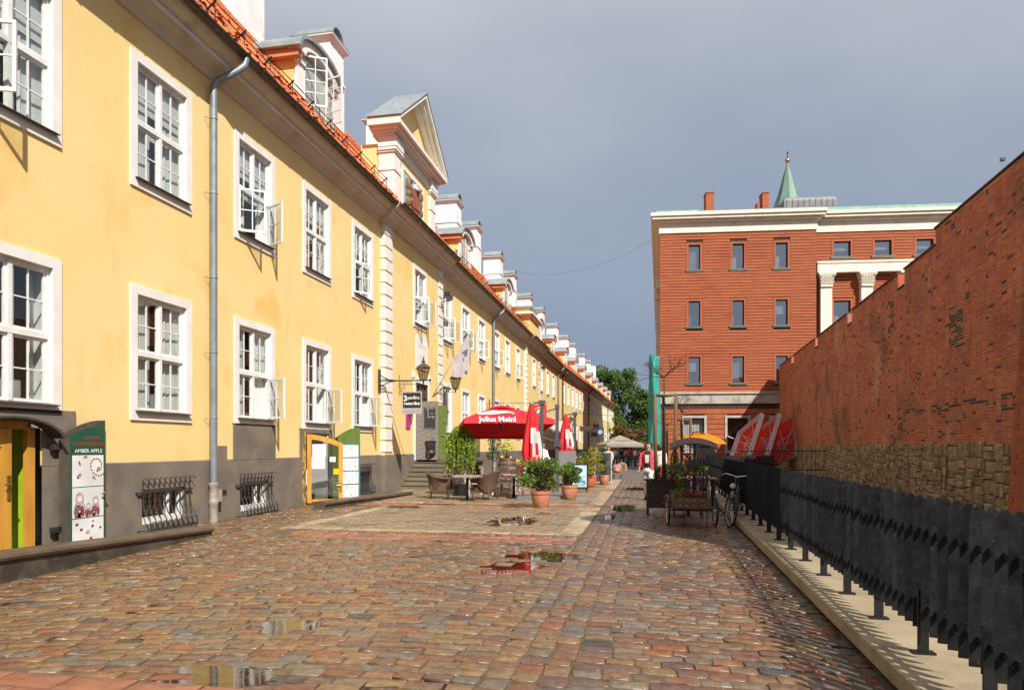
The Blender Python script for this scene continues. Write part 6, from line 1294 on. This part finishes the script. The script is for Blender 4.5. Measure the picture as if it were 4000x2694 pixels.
# red parasols stored by the wall
def stored(loc, rz, tilt, lab, r_=1.65):
    t = thing('stored_parasol', lab, 'parasol', loc, 0, 'red parasols leaning at the end of the brick wall'); t.rotation_euler = (R(tilt), 0, R(rz))
    n = 8; cc = [(r_*x_, r_*z_+r_) for x_, z_ in [(q_*math.cos(.42)-w_*math.sin(.42), q_*math.sin(.42)+w_*math.cos(.42)) for q_, w_ in ((-1,-1),(0,-1),(1,-1),(1,0),(1,1),(0,1),(-1,1),(-1,0))]]
    b = MB(); P_ = [(x,0,z) for x, z in cc]+[(x*.5,.42,r_+(z-r_)*.5) for x, z in cc]+[(0,.62,r_)]; b.add(P_, [(i,(i+1) % n,n+(i+1) % n,n+i) for i in range(n)]+[(n+i,n+(i+1) % n,2*n) for i in range(n)]); cn = b.build('canopy', M('stored_red', (.92,.06,.025), .7, (.85,.045,.02), 2, trans=.4), t)
    MB().loft([[(x,0,z) for x, z in cc],[(x*1.0,-.27,r_+(z-r_)*1.01) for x, z in cc]], caps=False).build('valance', m_pwhite, cn)
    b = MB()
    for x, z in cc: b.tube([(0,.55,r_),(x*.97,-.01,r_+(z-r_)*.97)], .02, 5); b.tube([(0,-.1,r_),(x*.5,.36,r_+(z-r_)*.5)], .016, 5)
    b.build('ribs', m_pwhite, t); MB().tube([(0,.6,r_),(0,-1.2,r_-.05)], .028, 8).build('pole', m_pwhite, t)
stored((5.2,42.4,.45), -80, -26, 'leftmost stored red parasol seen edge on', 1.45); stored((6.25,42.9,.45), -80, -26, 'middle stored red parasol with white valance strip', 1.45); stored((7.35,43.4,.4), -58, -24, 'large stored red parasol showing its white ribs', 1.45)
t = thing('iron_railing', 'thin black iron railing in front of the stored parasols', 'railing', (3.6,33.0,0), R(12))
for i in range(30): MB().box(.2*i,-.01,0,.2*i+.015,.01,1.62).build('baluster', m_iron, t)
for z in (.5,1.38): MB().box(0,-.015,z,5.9,.015,z+.04).build('rail', m_iron, t)
t = thing('old_cannon', 'dark cannon barrel resting behind the fence', 'cannon', (3.55,31.5,1.0)); o = MB().lathe([(.16,-.1),(.19,0),(.17,.5),(.14,1.1),(.12,1.7),(.15,1.78),(.15,1.85),(.07,1.86)], 16).build('barrel', m_iron, t, 2); o.matrix_local = Matrix.Translation(Vector((.9,0,.0))) @ Matrix.Rotation(R(-97), 4, 'Y'); MB().box(-.2,-.25,-1.0,.2,.25,-.17).build('cradle', m_plin, t)

# ================================================================ PEOPLE
m_skin = M('skin', (.48,.24,.15), .55); m_hairb = M('hair_brown', (.07,.035,.018), .5, bump=.4, bscale=60); m_hairk = M('hair_black', (.015,.012,.012), .45)
def cl(name, c): return M('cloth_'+name, c, .85, tuple(x*.85 for x in c), 6, bump=.2, bscale=25)
def person(loc, rz, lab, h, top, legs, hair, shoes, stride=.16, longhair=False, arm=(.0,.0), jacket=None, sleeves=True, skirt=None):
    t = thing('person', lab, 'person', loc, rz); s_ = h/1.70; k_ = lambda x, y, z: Vector((x*s_, y*s_, z*s_))       # faces local -y
    a1, a2 = arm; J = {}; v = []; e_ = []; rad = []
    def add(p, r_, par=None): v.append(k_(*p)); rad.append(r_*s_); i = len(v)-1; (e_.append((par, i)) if par is not None else None); return i
    pel = add((0,0,.93), .115); sp1 = add((0,.01,1.1), .105, pel); ch = add((0,.01,1.30), .12, sp1); nk = add((0,.015,1.45), .05, ch); hd0 = add((0,-.005,1.53), .075, nk); hd1 = add((0,0,1.60), .088, hd0); add((0,.01,1.67), .06, hd1)
    LG = {}; AR = {}
    for sd in (-1,1):
        f = stride*sd; hp = add((sd*.09,0,.88), .085, pel); kn = add((sd*.095,-f*.55-.02,.48), .055, hp); an = add((sd*.095,-f+.03,.09), .036, kn); add((sd*.10,-f-.11,.03), .032, an); LG[sd] = ((sd*.09,0,.9),(sd*.095,-f*.55-.02,.48),(sd*.095,-f+.03,.07))
        b_ = arm[0 if sd < 0 else 1]; shd = add((sd*.175,.01,1.39), .052, ch); el = add((sd*.225,.03-b_*.12,1.12), .038, shd); wr = add((sd*.22,-.02-b_*.3,.90+b_*.14), .026, el); pa = add((sd*.22,-.03-b_*.36,.85+b_*.15), .026, wr); AR[sd] = ((sd*.175,.01,1.39),(sd*.225,.03-b_*.12,1.12),(sd*.22,-.02-b_*.3,.91+b_*.14))
        for q in range(4): f1 = add((sd*.222+(q-1.5)*.012,-.05-b_*.40,.80+b_*.15), .008, pa); add((sd*.222+(q-1.5)*.012,-.065-b_*.42,.77+b_*.14), .006, f1)
        th = add((sd*.20,-.06-b_*.38,.835+b_*.15), .008, pa); add((sd*.195,-.075-b_*.40,.81+b_*.15), .006, th)
    me = bpy.data.meshes.new('body'); me.from_pydata(v, e_, []); me.materials.append(m_skin); o = ob('body', me, t); sk = o.modifiers.new('skin', 'SKIN'); sk.use_smooth_shade = True
    if me.skin_vertices:
        for i, sv in enumerate(me.skin_vertices[0].data): sv.radius = (rad[i], rad[i]); sv.use_root = (i == 0)
    ss = o.modifiers.new('s', 'SUBSURF'); ss.levels = ss.render_levels = 1
    E_ = lambda secs: [(x*s_,y*s_,z*s_,rx*s_,ry*s_) for x, y, z, rx, ry in secs]
    MB().ells(E_([(0,.01,.86,.185,.125),(0,.01,1.0,.165,.12),(0,.01,1.12,.155,.115),(0,.0,1.28,.185,.135),(0,.01,1.40,.175,.11),(0,.015,1.45,.09,.075),(0,.015,1.47,.06,.06)]), 16).build('top', top, t, True)
    if jacket:
        jb = MB(); jr = [[(x+rx*math.cos(q),y+ry*math.sin(q),z) for q in [R(-90+g_+(360-2*g_)*i/18) for i in range(19)]] for x, y, z, rx, ry, g_ in [(*v_, g_) for v_, g_ in zip(E_([(0,.01,.88,.205,.15),(0,.01,1.0,.19,.142),(0,.01,1.12,.18,.135),(0,.0,1.28,.205,.155),(0,.01,1.41,.195,.125),(0,.015,1.47,.10,.085)]),(34,28,22,24,28,40))]]
        jb.add([p_ for r0 in jr for p_ in r0], [(i*19+j,i*19+j+1,(i+1)*19+j+1,(i+1)*19+j) for i in range(5) for j in range(18)]); jb.build('jacket', jacket, t, True)
    for sd in (-1,1):
        lp = LG[sd]; MB().tube([k_(*lp[0]),k_(*((Vector(lp[0])+Vector(lp[1]))/2)),k_(*lp[1]),k_(*((Vector(lp[1])+Vector(lp[2]))/2)),k_(*lp[2])], [.105*s_,.092*s_,.076*s_,.068*s_,.072*s_], 12).build('trouser_leg', legs, t, True); f = stride*sd
        MB().ells(E_([(sd*.10,-f-.05,.0,.045,.125),(sd*.10,-f-.05,.05,.045,.12),(sd*.10,-f+.0,.09,.035,.06)]), 12).build('shoe', shoes, t, True); ap = AR[sd]
        if sleeves: MB().tube([k_(*ap[0]),k_(*ap[1]),k_(*ap[2])], [.072*s_,.058*s_,.046*s_], 10).build('sleeve', jacket or top, t, True)
    MB().ells(E_([(0,0,.80,.17,.13),(0,.005,.90,.178,.128),(0,.01,.98,.158,.115)]), 14).build('hips', legs, t, True)
    b = MB(); b.ells(E_([(0,.06,1.50,.075,.045),(0,.055,1.56,.100,.062),(0,.048,1.62,.106,.075),(0,.03,1.665,.098,.088),(0,.022,1.70,.07,.07),(0,.02,1.72,.03,.03)]), 14)
    if longhair:
        for sd in (-1,1): b.tube([k_(sd*.085,.02,1.62),k_(sd*.105,.01,1.5),k_(sd*.10,-.02,1.38)], [.04*s_,.045*s_,.03*s_], 8)
        b.ells(E_([(0,.08,1.34,.08,.04),(0,.07,1.45,.11,.05),(0,.06,1.55,.11,.06)]), 12)
    b.build('hair', hair, t, True); b = MB()
    for sd in (-1,1): b.cbox(k_(sd*.035,-.083,1.60), .022*s_, .012*s_, .010*s_)
    b.build('eyes', m_hairk, t); MB().cbox(k_(0,-.09,1.535), .04*s_, .012*s_, .010*s_).build('mouth', M('lips', (.4,.08,.07), .5), t); MB().loft([[k_(-.008,-.085,1.60),k_(.008,-.085,1.60),k_(0,-.08,1.60)],[k_(-.018,-.085,1.565),k_(.018,-.085,1.565),k_(0,-.108,1.567)]]).build('nose', m_skin, t)
    return t
cw_ = cl('white', (.72,.70,.68)); cp_ = cl('coral', (.52,.07,.10)); ck_ = cl('black', (.02,.02,.022)); cpi = cl('pink', (.62,.36,.40)); cgr = cl('grey', (.20,.19,.21)); crd = cl('red', (.55,.03,.05)); cbl = cl('denim', (.06,.09,.16)); shb = cl('shoe', (.03,.025,.02))
pw = person((.06,20.9,0), R(-14), 'woman in coral jacket and white trousers walking towards the camera', 1.73, ck_, cw_, m_hairk, shb, .15, arm=(.5,.05), jacket=cp_)
MB().prism([(-.05,-.162,1.12),(.05,-.162,1.12),(.07,-.168,1.36),(-.06,-.168,1.36)], (0,-.006,0)).build('shirt_print', cw_, pw)
person((.46,24.4,0), R(160), 'person in white top and red trousers behind the planter stakes', 1.68, cw_, crd, m_hairb, shb, .12)
person((-2.42,33.6,0), R(-5), 'woman with long hair in a grey top behind the yellow shrub', 1.62, cgr, cbl, m_hairb, shb, .1, True); person((-1.80,33.2,0), R(-5), 'woman with dark hair in a pink jacket behind the chalkboard', 1.62, cw_, cbl, m_hairb, shb, .1, True, arm=(.6,.6), jacket=cpi)
person((-4.0,26.6,0), R(60), 'waiter in a white shirt standing under the red parasol', 1.78, cw_, ck_, m_hairk, shb, .08, arm=(.7,.7))
for i, (p, tp, lb, an) in enumerate((((-1.36,57.8,0),crd,'far figure in a red top by the dark tables',0),((-2.0,56.5,0),ck_,'far figure in black at the dark tables',60),((-.9,56.9,0),cw_,'far figure in white right of the dark tables',120),((-2.6,58.5,0),cw_,'far figure in white beneath the beige parasol',200))): person(p, R(an), lb, 1.5, tp, cbl, m_hairb, shb, .1)
t = thing('stroller', 'colourful toy stroller pushed by the woman in pink', 'stroller', (-1.45,34.6,0), R(-10)); MB().ells([(0,0,.30,.16,.14),(0,0,.45,.24,.2),(0,.05,.62,.22,.18),(0,.1,.72,.12,.1)], 12).build('seat', M('patchwork', (.55,.10,.05), .7, (.04,.18,.45), 9, (.48,.52), stain=(6,.55,.58,(.7,.35,.05))), t, True)
for x in (-.2,.2):
    for y in (-.2,.25): wheel(t, (x,y,.11), .11, 0, .015, 6)
    MB().tube([(x,-.2,.11),(x*.8,.1,.5),(x*.8,.45,.95)], .012, 6).build('frame_tube', m_alu, t)
t = thing('wicker_carrier', 'arched wicker pet carrier standing on the street', 'basket', (-1.6,46.4,0), R(15)); b = MB(); n = 12; b.loft([[(x*.28,y,z) for x, z in [(-1,0)]+[(-math.cos(math.pi*i/n),.22+.34*math.sin(math.pi*i/n)) for i in range(n+1)]+[(1,0)]] for y in (-.3,.3)]); b.build('shell', M('straw_wicker', (.42,.27,.11), .7, (.26,.16,.06), 40, bump=.8, bscale=60), t); MB().box(-.13,-.32,.06,.13,-.301,.42).build('door_grid', M('straw_dark', (.15,.09,.04), .8), t)

# ================================================================ BACKGROUND
def parasol2(loc, lab, r_, z0, z1, m_):
    t = thing('beige_parasol', lab, 'parasol', loc, R(20)); b = MB(); rg_ = [(-r_,-r_),(0,-r_),(r_,-r_),(r_,0),(r_,r_),(0,r_),(-r_,r_),(-r_,0)]; b.loft([[(x*k_,y*k_,z) for x, y in rg_] for k_, z in ((.03,z1),(.5,z0+(z1-z0)*.47),(1,z0),(1.0,z0-.2))], caps=False); c_ = b.build('canopy', m_, t); MB().tube([(0,0,0),(0,0,z1)], .04, 8).build('pole', m_mast, t)
    text_mb('Lāčplēsis', .3, Matrix(((1,0,0,0),(0,.83,-.55,-r_*.62-.03),(0,.55,.83,z0+(z1-z0)*.37+.03),(0,0,0,1)))).build('lettering', M('letter_green', (.05,.16,.10), .6), c_)
parasol2((-1.82,47.6,0), 'large beige square parasol far down the street', 1.3, 1.78, 2.38, M('canvas_beige', (.40,.36,.29), .8, trans=.25))
for i, (x, y) in enumerate(((-2.1,51),(-.9,51.6))):
    t = thing('dark_table', 'dark wooden table far down the street, %s of two' % ('left' if i == 0 else 'right'), 'table', (x,y,0), 0, 'dark far tables'); MB().box(-.6,-.4,.9,.6,.4,.97).build('top', m_dkw, t)
    for a_ in (-.5,.44):
        for c_ in (-.32,.26): MB().box(a_,c_,0,a_+.06,c_+.06,.9).build('leg', m_dkw, t)
    for s_ in (-1,1): MB().box(-.6,s_*.75-.1,.45,.6,s_*.75+.1,.5).box(-.55,s_*.75-.08,0,-.5,s_*.75+.08,.45).box(.5,s_*.75-.08,0,.55,s_*.75+.08,.45).build('bench', m_dkw, t)
for i, (x, y) in enumerate(((-1.8,62.8),(-.64,63.0))):
    t = thing('road_sign', ['left','right'][i]+' triangular red bordered roadworks sign far down the street', 'road sign', (x,y,0), R(8), 'triangular roadworks signs'); MB().tube([(0,0,0),(0,0,1.3)], .03, 6).build('post', m_alu, t); MB().prism([(-.45,-.04,.68),(.45,-.04,.68),(0,-.04,1.46)], (0,.015,0)).build('border', m_sgr, t); MB().prism([(-.30,-.05,.76),(.30,-.05,.76),(0,-.05,1.28)], (0,.008,0)).build('field', m_pwhite, t); MB().prism([(-.12,-.056,.8),(.12,-.056,.8),(.06,-.056,.93),(-.02,-.056,1.06),(-.08,-.056,.95)], (0,.004,0)).build('symbol', m_tblack, t)
t = thing('site_hoarding', 'grey green corrugated hoarding closing the far street', 'hoarding', (-7.5,76,0), R(5)); m_hoard = M('hoarding_sheet', (.16,.25,.24), .6, (.12,.20,.19), 4)
for i in range(18): MB().box(.72*i,-.02,.1,.72*i+.70,.02,1.25).box(.72*i+.2,-.05,.1,.72*i+.3,-.02,1.25).build('sheet', m_hoard, t)
potted((.2,55,0), 'small conical evergreen in a pot far down the street', .3, .4, [(0,0,.7,.35,.35,.35),(0,0,1.2,.22,.22,.35),(0,0,1.6,.1,.1,.25)], 500, .1, m_lfd)
def tree(loc, lab, th, bl, n, size, m_, name='street_tree', seed=1):
    t = thing(name, lab, 'tree', loc); rr = random.Random(seed); b = MB(); b.tube([(0,0,-.1),(.1,0,th*.5),(0,.1,th)], [.42,.33,.24], 10)
    for q in bl: b.tube([(0,.1,th*rr.uniform(.6,1)),(q[0]*.5,q[1]*.5,th+(q[2]-th)*.5),(q[0],q[1],q[2])], [.16,.1,.03], 6)
    b.build('trunk', m_bark, t); leaves(MB(), blob_pts(bl, n, .3), size, aspect=.6).build('crown', m_, t)
def tb(rx, z0, z1, k_, seed, sz=.3):
    rr = random.Random(seed); o_ = []
    for _ in range(k_): z = rr.uniform(z0, z1); u = (z-z0)/(z1-z0); w_ = rx*(1-.75*abs(u-.4)**1.3*1.6); o_.append((rr.uniform(-1,1)*w_, rr.uniform(-1,1)*w_*.8, z, rx*sz*rr.uniform(.7,1.2), rx*sz, rx*sz*.75))
    return o_
m_t1 = M('tree_leaf_a', (.11,.19,.035), .6, (.07,.13,.025), 1.2, island=.4, trans=.3); m_t2 = M('tree_leaf_b', (.055,.10,.022), .6, (.04,.075,.018), 1.2, island=.35, trans=.3); m_t3 = M('tree_leaf_rust', (.20,.10,.03), .6, (.14,.09,.02), 1.0, island=.3, trans=.3)
tree((-7.5,158,0), 'tall broad green tree beyond the end of the yellow building', 5, tb(9.5,3,18.5,64,2,.24), 22000, .6, m_t1, seed=1); tree((1.5,160,0), 'darker green tree just left of the teal netting', 5, tb(6.5,2,14.5,40,4,.3), 12000, .6, m_t2, seed=2); tree((-13.5,166,0), 'green tree crown rising over the far roof end', 5, tb(5,5,17,22,6,.3), 7000, .6, m_t1, seed=3); tree((8,168,0), 'dark tree behind the corner of the red building', 5, tb(6,3,12,24,8,.3), 6000, .6, m_t2, seed=5)
tree((-3.2,132,0), 'rust coloured bush at the end of the street', .8, tb(3.2,.4,6.0,24,9,.36), 5500, .4, m_t3, 'rust_bush', 6); tree((-6.2,138,0), 'bright green bush left of the rust coloured one', .8, tb(3.2,.4,7,20,12,.36), 5000, .4, m_lf1, 'green_bush', 7); tree((1.5,140,0), 'dark hedge bush right of the rust coloured one', .8, tb(4.6,.3,6.5,26,13,.36), 6000, .42, m_t2, 'dark_bush', 8)
# street lamps hung from wires, and the cable across the street
for p, lab in (((-1.6,95,8.6),'grey lamp hanging from a wire before the trees'),((.6,78,4.4),'white bell shaped lamp hanging by the netting')):
    t = thing('hanging_lamp', lab, 'lamp', p, 0, 'lamps hung over the street'); MB().lathe([(.42,0),(.40,.1),(.16,.3),(.08,.42)], 14).build('shade', m_pipe if p[2] > 5 else m_pwhite, t, True); MB().tube([(0,0,.42),(0,0,.7)], .02, 5).build('stem', m_iron, t)
def wire(p, q, sag, lab, r_=.007):
    p, q = Vector(p), Vector(q); pts_ = [p.lerp(q, i/18)-Vector((0,0,sag*4*(i/18)*(1-i/18))) for i in range(19)]; tag(MB().tube(pts_, r_, 4).build('overhead_wire', m_iron), lab, 'wire')
wire((-11.4,55,16.2), (.6,49.4,16.4), 1.3, 'thin overhead cable sagging between the two buildings'); wire((-7.2,95,9.6), (2.5,95,9.6), .35, 'lamp wire in front of the far trees', .02); wire((-8.3,78,5.6), (3.3,78,5.6), .5, 'lower lamp wire at the far end of the street', .02)
